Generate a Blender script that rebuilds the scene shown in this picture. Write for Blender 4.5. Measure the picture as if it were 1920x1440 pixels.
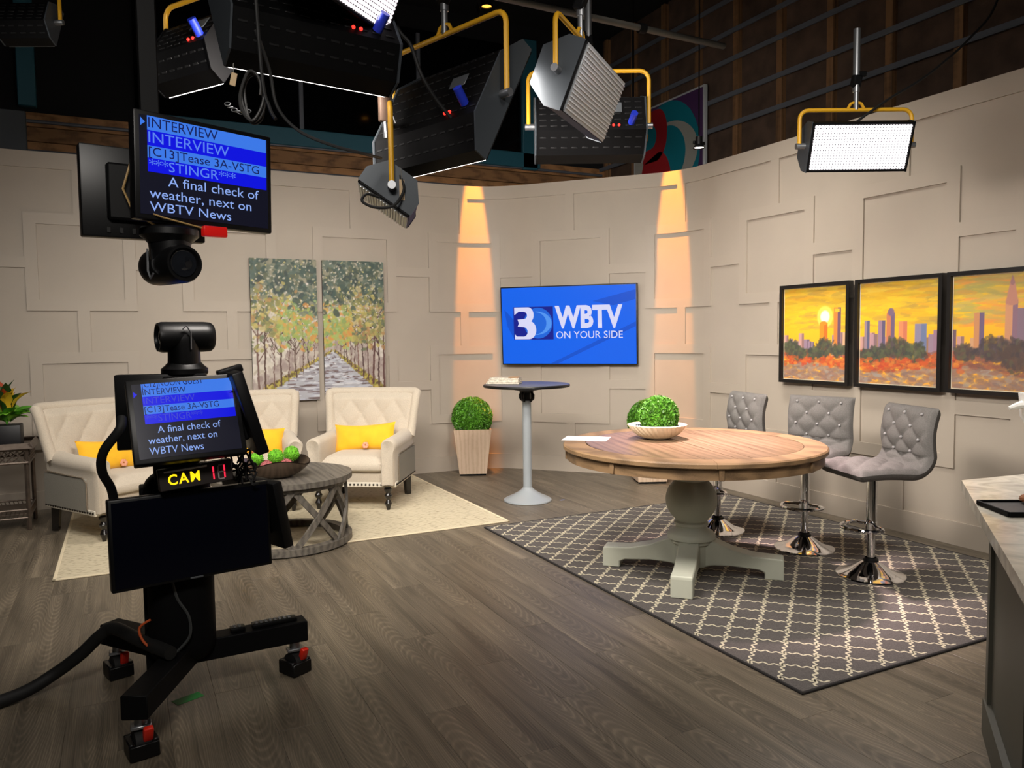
import bpy, bmesh, math, random
import numpy as np
from mathutils import Vector, Matrix, Euler

random.seed(7); np.random.seed(7)
for o in list(bpy.data.objects): bpy.data.objects.remove(o)
SC = bpy.context.scene
COL = SC.collection
PI = math.pi

# ------------------------------------------------------------------ camera
CAM_H = 1.5
YAW, PITCH, ROLL = math.radians(26.485), math.radians(3.62), math.radians(.673)
FW = Vector((math.sin(YAW)*math.cos(PITCH), math.cos(YAW)*math.cos(PITCH), -math.sin(PITCH)))
_r0 = Vector((math.cos(YAW), -math.sin(YAW), 0)); _u0 = _r0.cross(FW)
RT = _r0*math.cos(ROLL) - _u0*math.sin(ROLL)
UP = _u0*math.cos(ROLL) + _r0*math.sin(ROLL)
cam_d = bpy.data.cameras.new('camera'); cam = bpy.data.objects.new('camera', cam_d); COL.objects.link(cam)
cam_d.sensor_fit = 'HORIZONTAL'; cam_d.sensor_width = 36; cam_d.lens = 36*1454/1920
cam_d.clip_start = .05; cam_d.clip_end = 100
cam.matrix_world = Matrix(((RT.x, UP.x, -FW.x, 0), (RT.y, UP.y, -FW.y, 0), (RT.z, UP.z, -FW.z, CAM_H), (0, 0, 0, 1)))
SC.camera = cam

# ------------------------------------------------------------------ world, exposure, added lights
w = bpy.data.worlds.new('world'); SC.world = w; w.use_nodes = True
w.node_tree.nodes['Background'].inputs[0].default_value = (.9, .88, .95, 1)
w.node_tree.nodes['Background'].inputs[1].default_value = .02
SC.view_settings.view_transform = 'Standard'; SC.view_settings.look = 'None'
SC.view_settings.gamma = 1; SC.view_settings.use_curve_mapping = False
SC.view_settings.exposure = -.22

def area(name, loc, aim, sx, sy, watts, col, spread=180):
    d = bpy.data.lights.new(name, 'AREA'); d.shape = 'RECTANGLE'; d.size = sx; d.size_y = sy
    d.energy = watts; d.color = col; d.spread = math.radians(spread)
    o = bpy.data.objects.new(name, d); COL.objects.link(o); o.location = loc
    o.rotation_euler = (Vector(aim)-Vector(loc)).to_track_quat('-Z', 'Y').to_euler()
    return o
LIGHTC = (1, .92, .84); SOFT = (1, .94, .865)
KEY2, KEY3, KEY4, KEY6 = 42, 20, 48, 30          # watts of the panel lights in view
WASH, WASH_A = 1700, 27                            # orange wall wash spots
# unseen lights added beyond the frame to brighten the set and shade its battens
area('added_key_light', (-1.3, 4.3, 3.3), (2.2, 7.2, .1), .9, .45, 27, SOFT, 100)
area('added_key_light', (2.0, 1.2, 3.3), (4.4, 4.6, .1), .9, .45, 30, SOFT, 100)
area('added_fill_light', (-.3, .4, 3.2), (.9, 4.6, .0), .9, .45, 30, SOFT, 120)
area('added_top_light', (3.3, 4.7, 4.4), (3.4, 3.72, .8), .4, .4, 30, (1, .74, .74), 30)
area('added_top_light', (1.2, 5.6, 4.5), (1.3, 7.1, .3), .9, .45, 24, SOFT, 80)
area('added_top_light', (3.4, 4.3, 4.5), (4.9, 5.0, .2), .9, .45, 30, SOFT, 80)

# ------------------------------------------------------------------ mesh helpers
def smooth(me, ang=38):
    me.polygons.foreach_set('use_smooth', [True]*len(me.polygons))
    try: me.set_sharp_from_angle(angle=math.radians(ang))
    except Exception: pass

class MB:
    """collects shapes, builds one mesh object"""
    def __init__(s): s.v = []; s.f = []
    def add(s, vs, fs):
        n = len(s.v); s.v += [tuple(v) for v in vs]; s.f += [tuple(i+n for i in f) for f in fs]; return s
    def box(s, c, d, rot=None, tf=None):
        x, y, z = d[0]/2, d[1]/2, d[2]/2
        vs = [Vector((a*x, b*y, e*z)) for a in (-1, 1) for b in (-1, 1) for e in (-1, 1)]
        if rot is not None: vs = [rot @ v for v in vs]
        vs = [v+Vector(c) for v in vs]
        return s.add(vs, [(0, 1, 3, 2), (4, 6, 7, 5), (0, 4, 5, 1), (2, 3, 7, 6), (0, 2, 6, 4), (1, 5, 7, 3)])
    def span(s, a, b):   # axis-aligned box from corner to corner
        return s.box([(a[i]+b[i])/2 for i in range(3)], [abs(b[i]-a[i]) for i in range(3)])
    def rbox(s, c, d, r=.01, seg=2, rot=None):
        bm = bmesh.new(); bmesh.ops.create_cube(bm, size=1)
        bmesh.ops.scale(bm, vec=d, verts=bm.verts)
        bmesh.ops.bevel(bm, geom=bm.edges[:], offset=min(r, min(d)*.499), segments=seg, affect='EDGES', profile=.5)
        bm.verts.index_update()
        vs = [v.co.copy() for v in bm.verts]; fs = [[v.index for v in f.verts] for f in bm.faces]; bm.free()
        if rot is not None: vs = [rot @ v for v in vs]
        return s.add([v+Vector(c) for v in vs], fs)
    def tube(s, pts, r, n=8, closed=False, cap=True):
        pts = [Vector(p) for p in pts]; m = len(pts); rs = r if hasattr(r, '__len__') else [r]*m
        prev = None; rings = []
        for i, p in enumerate(pts):
            if closed: t = pts[(i+1) % m]-pts[i-1]
            else: t = pts[min(i+1, m-1)]-pts[max(i-1, 0)]
            if t.length < 1e-9: t = Vector((0, 0, 1))
            t.normalize()
            if prev is None:
                a = Vector((0, 0, 1)) if abs(t.z) < .9 else Vector((1, 0, 0)); nrm = t.cross(a).normalized()
            else:
                nrm = prev-t*prev.dot(t)
                nrm = nrm.normalized() if nrm.length > 1e-6 else t.orthogonal().normalized()
            prev = nrm; b = t.cross(nrm)
            rings.append([p+(nrm*math.cos(2*PI*k/n)+b*math.sin(2*PI*k/n))*rs[i] for k in range(n)])
        vs = [v for R in rings for v in R]; fs = []
        for i in range(m if closed else m-1):
            j = (i+1) % m
            for k in range(n):
                l = (k+1) % n; fs.append((i*n+k, i*n+l, j*n+l, j*n+k))
        if cap and not closed: fs += [tuple(range(n))[::-1], tuple((m-1)*n+k for k in range(n))]
        return s.add(vs, fs)
    def cyl(s, a, b, r, n=16, r2=None): return s.tube([a, b], [r, r if r2 is None else r2], n)
    def lathe(s, prof, n=32, c=(0, 0, 0), a0=0, a1=2*PI):
        full = abs(a1-a0-2*PI) < 1e-6; m = n if full else n+1
        vs = []; fs = []; c = Vector(c)
        for (r, z) in prof:
            for k in range(m):
                t = a0+(a1-a0)*k/n; vs.append(c+Vector((r*math.cos(t), r*math.sin(t), z)))
        for i in range(len(prof)-1):
            for k in range(n):
                l = (k+1) % m; fs.append((i*m+k, i*m+l, (i+1)*m+l, (i+1)*m+k))
        return s.add(vs, fs)
    def prism(s, poly, depth, tf=None):   # polygon in local XZ, extruded along +Y
        n = len(poly); vs = [Vector((x, 0, z)) for x, z in poly]+[Vector((x, depth, z)) for x, z in poly]
        if tf is not None: vs = [tf @ v for v in vs]
        fs = [tuple(range(n)), tuple(range(2*n-1, n-1, -1))]
        for i in range(n):
            j = (i+1) % n; fs.append((i, i+n, j+n, j))
        return s.add(vs, fs)
    def plate(s, poly, z0, z1):   # polygon in XY, extruded in z
        n = len(poly); vs = [(x, y, z0) for x, y in poly]+[(x, y, z1) for x, y in poly]
        fs = [tuple(range(n))[::-1], tuple(range(n, 2*n))]
        for i in range(n):
            j = (i+1) % n; fs.append((i, j, j+n, i+n))
        return s.add(vs, fs)
    def ball(s, c, r, n=12, sq=(1, 1, 1)):
        prof = [(r*math.sin(PI*i/n)+1e-5, -r*math.cos(PI*i/n)) for i in range(n+1)]
        k = len(s.v); s.lathe(prof, n*2)
        s.v[k:] = [(v[0]*sq[0]+c[0], v[1]*sq[1]+c[1], v[2]*sq[2]+c[2]) for v in s.v[k:]]
        return s
    def grid(s, P):   # P[i][j] points
        m, n = len(P), len(P[0]); fs = []
        for i in range(m-1):
            for j in range(n-1): fs.append((i*n+j, (i+1)*n+j, (i+1)*n+j+1, i*n+j+1))
        return s.add([p for R in P for p in R], fs)
    def xf(s, M): s.v = [tuple(M @ Vector(v)) for v in s.v]; return s
    def mesh(s, name, mat, sm=38, fix=True):
        me = bpy.data.meshes.new(name); me.from_pydata(s.v, [], s.f); me.validate()
        if fix:
            bm = bmesh.new(); bm.from_mesh(me); bmesh.ops.recalc_face_normals(bm, faces=bm.faces); bm.to_mesh(me); bm.free()
        if mat: me.materials.append(mat)
        if sm: smooth(me, sm)
        return me
    def build(s, name, mat, parent=None, loc=(0, 0, 0), rot=(0, 0, 0), sm=38, label=None, fix=True):
        o = bpy.data.objects.new(name, s.mesh(name, mat, sm, fix)); COL.objects.link(o)
        o.parent = parent; o.location = loc; o.rotation_euler = rot
        if label: o['label'] = label
        return o

def tag(o, label, cat, group=None):
    o['label'] = label; o['category'] = cat
    if group: o['group'] = group
    return o
def thing(name, label, cat, loc=(0, 0, 0), rz=0, group=None):
    o = bpy.data.objects.new(name, None); COL.objects.link(o); o.empty_display_size = .1
    o.location = loc; o.rotation_euler = (0, 0, rz)
    return tag(o, label, cat, group)
def struct(o): o['kind'] = 'structure'; return o
def place(o, me_name, parent, loc, rz=0):   # copy of a part sharing its mesh
    c = o.copy(); COL.objects.link(c); c.parent = parent; c.location = loc; c.rotation_euler = (0, 0, rz); return c
def copy_tree(o, parent=None):
    c = o.copy(); COL.objects.link(c); c.parent = parent
    for ch in o.children: copy_tree(ch, c)
    return c
def face_rz(d): return math.atan2(d[1], d[0])+PI/2      # local -Y turned to world direction d

def text_mesh(body, size, sx=1.0, bold=0.0, align='LEFT', space=1.0):
    cu = bpy.data.curves.new('lettering', 'FONT'); cu.body = body; cu.size = size; cu.offset = bold
    cu.align_x = align; cu.resolution_u = 3; cu.space_character = space
    ob = bpy.data.objects.new('lettering', cu); COL.objects.link(ob)
    dg = bpy.context.evaluated_depsgraph_get()
    me = bpy.data.meshes.new_from_object(ob.evaluated_get(dg))
    bpy.data.objects.remove(ob); bpy.data.curves.remove(cu)
    for v in me.vertices: v.co = Vector((v.co.x*sx, 0, v.co.y))      # stands up in XZ, faces -Y
    me.name = 'lettering'
    return me
def lettering(body, size, mat, parent, loc, sx=1.0, bold=0.0, align='LEFT', width=None, name='lettering', space=1.0):
    me = text_mesh(body, size, sx, bold, align, space)
    if width:
        xs = [v.co.x for v in me.vertices]; k = width/(max(xs)-min(xs)); x0 = min(xs)
        for v in me.vertices: v.co.x = (v.co.x-x0)*k
    me.materials.clear(); me.materials.append(mat)
    o = bpy.data.objects.new(name, me); COL.objects.link(o); o.parent = parent; o.location = loc
    return o

# ------------------------------------------------------------------ materials
def lin(c):
    return tuple(((x/255)/12.92 if x/255 <= .04045 else ((x/255+.055)/1.055)**2.4) for x in c)
def mat(name, col, rough=.5, metal=0, spec=.5, emit=None, es=0, noise=None, bump=None, coat=0, sheen=0, trans=0):
    """col in sRGB 0-255; noise=(scale, amount); bump=(scale, strength)"""
    m = bpy.data.materials.new(name); m.use_nodes = True; nt = m.node_tree; b = nt.nodes['Principled BSDF']
    c = lin(col)
    b.inputs['Base Color'].default_value = (*c, 1); b.inputs['Roughness'].default_value = rough
    b.inputs['Metallic'].default_value = metal; b.inputs['Specular IOR Level'].default_value = spec
    b.inputs['Coat Weight'].default_value = coat; b.inputs['Sheen Weight'].default_value = sheen
    b.inputs['Transmission Weight'].default_value = trans
    if emit: b.inputs['Emission Color'].default_value = (*lin(emit), 1); b.inputs['Emission Strength'].default_value = es
    if noise or bump: tc = nt.nodes.new('ShaderNodeTexCoord')
    if noise:
        n = nt.nodes.new('ShaderNodeTexNoise'); n.inputs['Scale'].default_value = noise[0]; n.inputs['Detail'].default_value = 4
        nt.links.new(tc.outputs['Object'], n.inputs['Vector'])
        r = nt.nodes.new('ShaderNodeValToRGB'); k = noise[1]
        r.color_ramp.elements[0].position = .3; r.color_ramp.elements[1].position = .7
        r.color_ramp.elements[0].color = (*[x*(1-k) for x in c], 1); r.color_ramp.elements[1].color = (*[min(1, x*(1+k)) for x in c], 1)
        nt.links.new(n.outputs['Fac'], r.inputs['Fac']); nt.links.new(r.outputs['Color'], b.inputs['Base Color'])
    if bump:
        n = nt.nodes.new('ShaderNodeTexNoise'); n.inputs['Scale'].default_value = bump[0]; n.inputs['Detail'].default_value = 3
        nt.links.new(tc.outputs['Object'], n.inputs['Vector'])
        bp = nt.nodes.new('ShaderNodeBump'); bp.inputs['Strength'].default_value = bump[1]; bp.inputs['Distance'].default_value = .004
        nt.links.new(n.outputs['Fac'], bp.inputs['Height']); nt.links.new(bp.outputs['Normal'], b.inputs['Normal'])
    return m
def wood(name, dark, light, scale=(14, 1.2, 14), rough=.5, rnd=True, warp=1.6, fine=60, mid=.5, bump=.12, objvar=.25):
    """wood with the grain along local Y"""
    m = bpy.data.materials.new(name); m.use_nodes = True; nt = m.node_tree; N = nt.nodes; L = nt.links
    b = N['Principled BSDF']; b.inputs['Roughness'].default_value = rough
    tc = N.new('ShaderNodeTexCoord'); oi = N.new('ShaderNodeObjectInfo')
    mp = N.new('ShaderNodeMapping'); mp.inputs['Scale'].default_value = scale
    ad = N.new('ShaderNodeVectorMath'); ad.operation = 'MULTIPLY_ADD'
    cx = N.new('ShaderNodeCombineXYZ'); 
    for i in range(3): L.new(oi.outputs['Random'], cx.inputs[i])
    L.new(cx.outputs[0], ad.inputs[0]); ad.inputs[1].default_value = (37, 53, 19) if rnd else (0, 0, 0); L.new(tc.outputs['Object'], ad.inputs[2])
    L.new(ad.outputs[0], mp.inputs['Vector'])
    n1 = N.new('ShaderNodeTexNoise'); n1.inputs['Scale'].default_value = 1; n1.inputs['Detail'].default_value = 5; n1.inputs['Distortion'].default_value = warp
    L.new(mp.outputs[0], n1.inputs['Vector'])
    wv = N.new('ShaderNodeTexWave'); wv.wave_type = 'BANDS'; wv.bands_direction = 'X'; wv.inputs['Scale'].default_value = .55
    wv.inputs['Distortion'].default_value = 9; wv.inputs['Detail'].default_value = 2; wv.inputs['Detail Scale'].default_value = 1.1
    L.new(mp.outputs[0], wv.inputs['Vector'])
    mp2 = N.new('ShaderNodeMapping'); mp2.inputs['Scale'].default_value = (fine*3, fine*.06, fine*3); L.new(ad.outputs[0], mp2.inputs['Vector'])
    n2 = N.new('ShaderNodeTexNoise'); n2.inputs['Scale'].default_value = 1; n2.inputs['Detail'].default_value = 2; L.new(mp2.outputs[0], n2.inputs['Vector'])
    m1 = N.new('ShaderNodeMath'); m1.operation = 'MULTIPLY_ADD'; L.new(n1.outputs['Fac'], m1.inputs[0]); m1.inputs[1].default_value = .6
    m2 = N.new('ShaderNodeMath'); m2.operation = 'MULTIPLY'; L.new(wv.outputs['Fac'], m2.inputs[0]); m2.inputs[1].default_value = .40; L.new(m2.outputs[0], m1.inputs[2])
    m3 = N.new('ShaderNodeMath'); m3.operation = 'MULTIPLY_ADD'; L.new(n2.outputs['Fac'], m3.inputs[0]); m3.inputs[1].default_value = .45; L.new(m1.outputs[0], m3.inputs[2])
    r = N.new('ShaderNodeValToRGB'); e = r.color_ramp.elements
    e[0].position = mid-.22; e[1].position = mid+.3; e[0].color = (*lin(dark), 1); e[1].color = (*lin(light), 1)
    L.new(m3.outputs[0], r.inputs['Fac'])
    hv = N.new('ShaderNodeHueSaturation'); L.new(r.outputs['Color'], hv.inputs['Color'])
    vr = N.new('ShaderNodeMapRange'); vr.inputs['To Min'].default_value = 1-objvar; vr.inputs['To Max'].default_value = 1+objvar
    L.new(oi.outputs['Random'], vr.inputs['Value']); L.new(vr.outputs[0], hv.inputs['Value'])
    L.new(hv.outputs[0], b.inputs['Base Color'])
    bp = N.new('ShaderNodeBump'); bp.inputs['Strength'].default_value = bump; bp.inputs['Distance'].default_value = .003
    L.new(m3.outputs[0], bp.inputs['Height']); L.new(bp.outputs[0], b.inputs['Normal'])
    return m
def glow(name, col, s=1.0):
    m = bpy.data.materials.new(name); m.use_nodes = True; nt = m.node_tree
    b = nt.nodes['Principled BSDF']; b.inputs['Base Color'].default_value = (.01, .01, .01, 1); b.inputs['Roughness'].default_value = .25
    b.inputs['Specular IOR Level'].default_value = .2
    b.inputs['Emission Color'].default_value = (*lin(col), 1); b.inputs['Emission Strength'].default_value = s
    return m
def painted(name, rough=.6):
    m = bpy.data.materials.new(name); m.use_nodes = True; nt = m.node_tree; b = nt.nodes['Principled BSDF']
    a = nt.nodes.new('ShaderNodeAttribute'); a.attribute_name = 'paint'
    nt.links.new(a.outputs['Color'], b.inputs['Base Color']); b.inputs['Roughness'].default_value = rough
    tc = nt.nodes.new('ShaderNodeTexCoord')
    n = nt.nodes.new('ShaderNodeTexNoise'); n.inputs['Scale'].default_value = 90; nt.links.new(tc.outputs['Object'], n.inputs['Vector'])
    bp = nt.nodes.new('ShaderNodeBump'); bp.inputs['Strength'].default_value = .25; bp.inputs['Distance'].default_value = .002
    nt.links.new(n.outputs['Fac'], bp.inputs['Height']); nt.links.new(bp.outputs[0], b.inputs['Normal'])
    return m

WALL = mat('wall_paint', (171, 160, 146), .55, noise=(2.5, .03))
TRIM = mat('trim_paint', (172, 161, 147), .5)
def plank_mat(name, dark, mid, light):
    m = bpy.data.materials.new(name); m.use_nodes = True; nt = m.node_tree; N = nt.nodes; L = nt.links
    b = N['Principled BSDF']; b.inputs['Roughness'].default_value = .4
    tc = N.new('ShaderNodeTexCoord'); oi = N.new('ShaderNodeObjectInfo')
    def math_(op, a, b_=None, c=None):
        n = N.new('ShaderNodeMath'); n.operation = op
        for i, v in enumerate((a, b_, c)):
            if v is None: continue
            if hasattr(v, 'links'): L.new(v, n.inputs[i])
            else: n.inputs[i].default_value = v
        return n.outputs[0]
    rn = oi.outputs['Random']
    ofs = N.new('ShaderNodeCombineXYZ')
    L.new(math_('MULTIPLY_ADD', math_('FRACT', math_('MULTIPLY', rn, 17.3)), .16, -.08), ofs.inputs[0])
    L.new(math_('MULTIPLY_ADD', math_('FRACT', math_('MULTIPLY', rn, 41.7)), 1.6, -.8), ofs.inputs[1])
    L.new(math_('MULTIPLY', rn, 9.0), ofs.inputs[2])
    ad = N.new('ShaderNodeVectorMath'); ad.operation = 'ADD'; L.new(tc.outputs['Object'], ad.inputs[0]); L.new(ofs.outputs[0], ad.inputs[1])
    def noise(scale, detail=3, dist=0):
        mp = N.new('ShaderNodeMapping'); mp.inputs['Scale'].default_value = scale; L.new(ad.outputs[0], mp.inputs[0])
        n = N.new('ShaderNodeTexNoise'); n.inputs['Scale'].default_value = 1; n.inputs['Detail'].default_value = detail; n.inputs['Distortion'].default_value = dist
        L.new(mp.outputs[0], n.inputs['Vector']); return n.outputs['Fac']
    # cathedral rings: distance from a stretched, warped axis
    sx = N.new('ShaderNodeSeparateXYZ'); L.new(ad.outputs[0], sx.inputs[0])
    warp = math_('MULTIPLY_ADD', noise((9, 1.6, 1), 2), .07, -.035)
    xw = math_('ADD', sx.outputs[0], warp); yw = math_('MULTIPLY', sx.outputs[1], .11)
    d = math_('SQRT', math_('ADD', math_('MULTIPLY', xw, xw), math_('MULTIPLY', yw, yw)))
    ring = math_('POWER', math_('MULTIPLY_ADD', math_('SINE', math_('MULTIPLY', d, 820.0)), .5, .5), 2.2)
    fine = noise((170, 3.0, 1), 3); broad = noise((14, .9, 1), 4, .6)
    v = math_('MULTIPLY_ADD', broad, .62, math_('MULTIPLY_ADD', fine, .34, math_('MULTIPLY', math_('MULTIPLY', ring, noise((22, 1.8, 1), 2)), .24)))
    r = N.new('ShaderNodeValToRGB'); e = r.color_ramp.elements; e[0].position = .36; e[1].position = .84
    e[0].color = (*lin(dark), 1); e[1].color = (*lin(light), 1); k = e.new(.58); k.color = (*lin(mid), 1)
    L.new(v, r.inputs[0])
    hv = N.new('ShaderNodeHueSaturation'); L.new(r.outputs[0], hv.inputs['Color']); L.new(math_('MULTIPLY_ADD', rn, .24, .88), hv.inputs['Value'])
    L.new(hv.outputs[0], b.inputs['Base Color'])
    bp = N.new('ShaderNodeBump'); bp.inputs['Strength'].default_value = .08; bp.inputs['Distance'].default_value = .002; L.new(v, bp.inputs['Height']); L.new(bp.outputs[0], b.inputs['Normal'])
    return m
PLANK = plank_mat('floor_plank', (74, 67, 56), (108, 98, 83), (150, 137, 116))
SLAB = mat('floor_slab', (34, 29, 25), .8)
BLACK = mat('black_plastic', (9, 9, 10), .4, spec=.35)
BLACKM = mat('black_metal', (10, 10, 11), .6, spec=.12)
RUBBER = mat('black_rubber', (10, 10, 10), .7)
DARKST = mat('dark_backdrop', (6, 6, 8), .9)
CHROME = mat('chrome', (225, 225, 228), .06, metal=1)
STEEL = mat('galvanised_steel', (150, 152, 155), .4, metal=.85)
YELLOW = mat('yellow_enamel', (214, 160, 32), .4)
GREYM = mat('grey_metal', (92, 96, 100), .45, metal=.3)
WHITE = mat('white_gloss', (238, 236, 230), .25)
# ================================================================== the setting
# ---- floor: slab with vinyl planks laid along Y
fl = MB().span((-4.5, -1.5, -.12), (6.2, 9.4, -.006)).build('floor', SLAB); struct(fl)
PW, PL = .182, 1.22
plank_mesh = {}
def plank(x0, x1, y0, y1):
    k = (round(x1-x0, 3), round(y1-y0, 3))
    if k not in plank_mesh:
        a, b = k[0]/2-.0003, k[1]/2-.0003; e = .0012
        plank_mesh[k] = MB().add([(-a, -b, -.006), (a, -b, -.006), (a, b, -.006), (-a, b, -.006),
                                  (-a, -b, -.0007), (a, -b, -.0007), (a, b, -.0007), (-a, b, -.0007),
                                  (-a+e, -b+e, 0), (a-e, -b+e, 0), (a-e, b-e, 0), (-a+e, b-e, 0)],
                                 [(0, 1, 5, 4), (1, 2, 6, 5), (2, 3, 7, 6), (3, 0, 4, 7), (4, 5, 9, 8), (5, 6, 10, 9), (6, 7, 11, 10), (7, 4, 8, 11), (8, 9, 10, 11)]).mesh('plank', PLANK, 0)
    o = bpy.data.objects.new('plank', plank_mesh[k]); COL.objects.link(o); o.parent = fl
    o.location = ((x0+x1)/2, (y0+y1)/2, 0); return o
x = -1.9; row = 0; planks_all = []
rest = MB()
def wall_ymax(x):
    return 7.97 if x < 3.6 else 7.97-(x-3.6)*1.06
while x < 5.13:
    x1 = min(x+PW, 5.135); off = ((row*37) % 100)/100*PL; y = .3-off
    ymin = .3; ymax = min(7.97, wall_ymax(x+.05)+.1)
    if x < -.6: ymin = 2.6
    while y < ymax:
        y0, y1 = max(y, ymin), min(y+PL, ymax)
        if y1-y0 > .05: planks_all.append((x, x1, y0, y1))
        y += PL
    x = x1; row += 1
planks_all.sort(key=lambda p: abs((p[0]+p[1])/2)**2+((p[2]+p[3])/2)**2)
for p in planks_all[:298]: plank(*p)
for p in planks_all[298:]:
    rest.span((p[0]+.001, p[2]+.001, -.006), (p[1]-.001, p[3]-.001, 0))
if rest.v:
    r_ = rest.build('plank_rows', PLANK, fl); r_['kind'] = 'stuff'

# ---- the set wall: a path through two rounded corners, with applied battens
PA, PB, PS, PE, RF = Vector((3.686, 7.98)), Vector((5.147, 6.36)), Vector((-3., 7.98)), Vector((5.147, -1.)), .85
WH = 3.137
def make_path(n=14):
    pts = [PS]
    for P, Q, N in ((PS, PA, PB), (PA, PB, PE)):
        d1 = (Q-P).normalized(); d2 = (N-Q).normalized(); th = math.acos(d1.dot(d2)); t = RF*math.tan(th/2)
        a = Q-d1*t; c = a+Vector((d1.y, -d1.x))*RF; v = a-c
        for i in range(n+1):
            an = -th*i/n; pts.append(c+Vector((v.x*math.cos(an)-v.y*math.sin(an), v.x*math.sin(an)+v.y*math.cos(an))))
    pts.append(PE); return pts
PATH = make_path(); CUM = [0]
for i in range(len(PATH)-1): CUM.append(CUM[-1]+(PATH[i+1]-PATH[i]).length)
def at(s, off=0.0):
    i = max(k for k in range(len(CUM)-1) if CUM[k] <= s+1e-9); L = CUM[i+1]-CUM[i]
    d = (PATH[i+1]-PATH[i])/L; p = PATH[i]+d*(s-CUM[i])
    # smooth normal on the arcs: offset along the room side (right of travel)
    return p+Vector((d.y, -d.x))*off
def strip(mb, s0, s1, z0, z1, o0, o1):
    ss = [s0]+[c for c in CUM if s0+.004 < c < s1-.004]+[s1]; n = len(ss)
    vs = []
    for s in ss:
        a, b = at(min(s, CUM[-1]-1e-4), o0), at(min(s, CUM[-1]-1e-4), o1)
        vs += [(a.x, a.y, z0), (b.x, b.y, z0), (b.x, b.y, z1), (a.x, a.y, z1)]
    fs = [(0, 3, 2, 1), tuple(4*(n-1)+k for k in (0, 1, 2, 3))]
    for i in range(n-1):
        for k in range(4): fs.append((4*i+k, 4*i+(k+1) % 4, 4*i+4+(k+1) % 4, 4*i+4+k))
    return mb.add(vs, fs)
SA, SB = 6.308, 9.12
walls = {}
for nm, s0, s1 in (('wall_left', 0, SA), ('wall_back', SA, SB), ('wall_right', SB, 15.6)):
    walls[nm] = struct(strip(MB(), s0, s1, 0, WH, -.04, 0).build(nm, WALL))
    side = nm[5:]
    struct(strip(MB(), s0, s1, 0, .165, 0, .018).build('baseboard_'+side, TRIM))
for i, (s0, s1) in enumerate(((0, SA), (SA, SB), (SB, 15.6))):
    struct(strip(MB(), s0, s1, 3.0, WH+.003, 0, .017).build('trim_%d' % (i+1), TRIM))
BT = .016
def batten(s0, s1, z0, z1):
    m = (s0+s1)/2; par = walls['wall_left' if m < SA else 'wall_back' if m < SB else 'wall_right']
    return strip(MB(), s0, s1, z0, z1, -.002, BT).build('batten', TRIM, par)
BW = .097
mods = [-.2, 1.02, 2.25, 3.51, 4.74, 5.98, 7.175, 8.43, 9.605, 10.86, 12.11, 13.35]
wid = {5.98: .825, 8.43: .785}
for i, s in enumerate(mods[1:-1]):
    wd = wid.get(s, .87); nxt = mods[i+2]; c = s+wd/2-BW/2
    for zb, zt in ((1.76, 2.615), (.535, 1.39)):
        batten(s, s+wd, zt-BW, zt); batten(s, s+wd, zb, zb+BW)
        batten(s, s+BW, zb+BW, zt-BW); batten(s+wd-BW, s+wd, zb+BW, zt-BW)
    batten(c, c+BW, 2.615, 3.0); batten(c, c+BW, 1.39, 1.76); batten(c, c+BW, .165, .535)
    batten(s+wd, nxt, 2.135, 2.232); batten(s+wd, nxt, .915, 1.012)

# ---- the studio building behind the set
CEIL = mat('studio_ceiling', (9, 9, 10), .9)
BRICKB = mat('acoustic_board', (80, 62, 50), .9, noise=(5, .3), bump=(60, .5))
STUD = wood('rough_timber', (78, 56, 36), (134, 98, 64), scale=(12, 12, 1.2), rough=.7, fine=8)
BOARD = wood('brown_board', (92, 62, 36), (158, 114, 72), scale=(1.5, 12, 12), rough=.7, fine=8); TEAL = mat('teal_paint', (38, 92, 108), .5)
GLASSD = mat('dark_window_glass', (4, 5, 7), .08, spec=.6)
RAIL = mat('strut_rail', (104, 108, 116), .5, metal=.2)
struct(MB().span((-4.5, -1.5, 5.6), (6.3, 9.5, 5.7)).build('ceiling', CEIL))
wr = struct(MB().span((6.2, -1.5, 0), (6.3, 9.5, 5.6)).build('wall_studio_right', DARKST))
y = -1.0; k = 0
while y < 9.3:      # acoustic boards between timber studs
    for z0, z1 in ((2.3, 3.42), (3.44, 4.55), (4.57, 5.58)):
        MB().rbox((6.185, y+.32, (z0+z1)/2), (.03, .6, z1-z0), .004, 1).build('acoustic_panel', BRICKB, wr)
    MB().rbox((6.15, y, 3.9), (.09, .075, 3.3), .004, 1).build('stud', STUD, wr)
    y += .64
for z in (3.02, 3.4, 3.8, 4.12, 4.5, 4.8, 5.15):
    MB().box((6.095, 4, z+.02), (.016, 10.8, .012)).box((6.085, 4, z), (.006, 10.8, .04)).box((6.095, 4, z-.02), (.016, 10.8, .012)).build('strut_rail', RAIL, wr)
wf = struct(MB().span((-4.5, 9.4, 0), (6.3, 9.5, 5.6)).build('wall_studio_back', DARKST))
for i in range(7):    # brown boards below the control-room window
    MB().rbox((1.2, 9.385, 2.86+i*.148), (11.2, .03, .142), .004, 1).build('board', BOARD, wf)
for z in (3.42, 3.72):
    MB().tube([(-4.4, 9.33, z), (6.1, 9.33, z)], .018, 8).build('conduit', RAIL, wf)
win = struct(MB().span((.2, 9.35, 3.9), (5.0, 9.37, 5.3)).build('window_1', GLASSD, None))
MB().rbox((2.65, 9.33, 3.82), (4.9, .07, .2), .008, 1).build('window_sill', TEAL, win)
MB().rbox((4.95, 9.33, 4.55), (.22, .07, 1.7), .008, 1).build('window_jamb', TEAL, win)
MB().rbox((1.95, 9.34, 4.55), (.05, .04, 1.4), .006, 1).build('mullion', RAIL, win)
MB().rbox((3.4, 9.34, 4.55), (.05, .04, 1.4), .006, 1).build('mullion', RAIL, win)
struct(MB().rbox((-.78, 9.3, 4.6), (.16, .1, 1.5), .008, 1).build('trim_4', TEAL))
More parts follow.
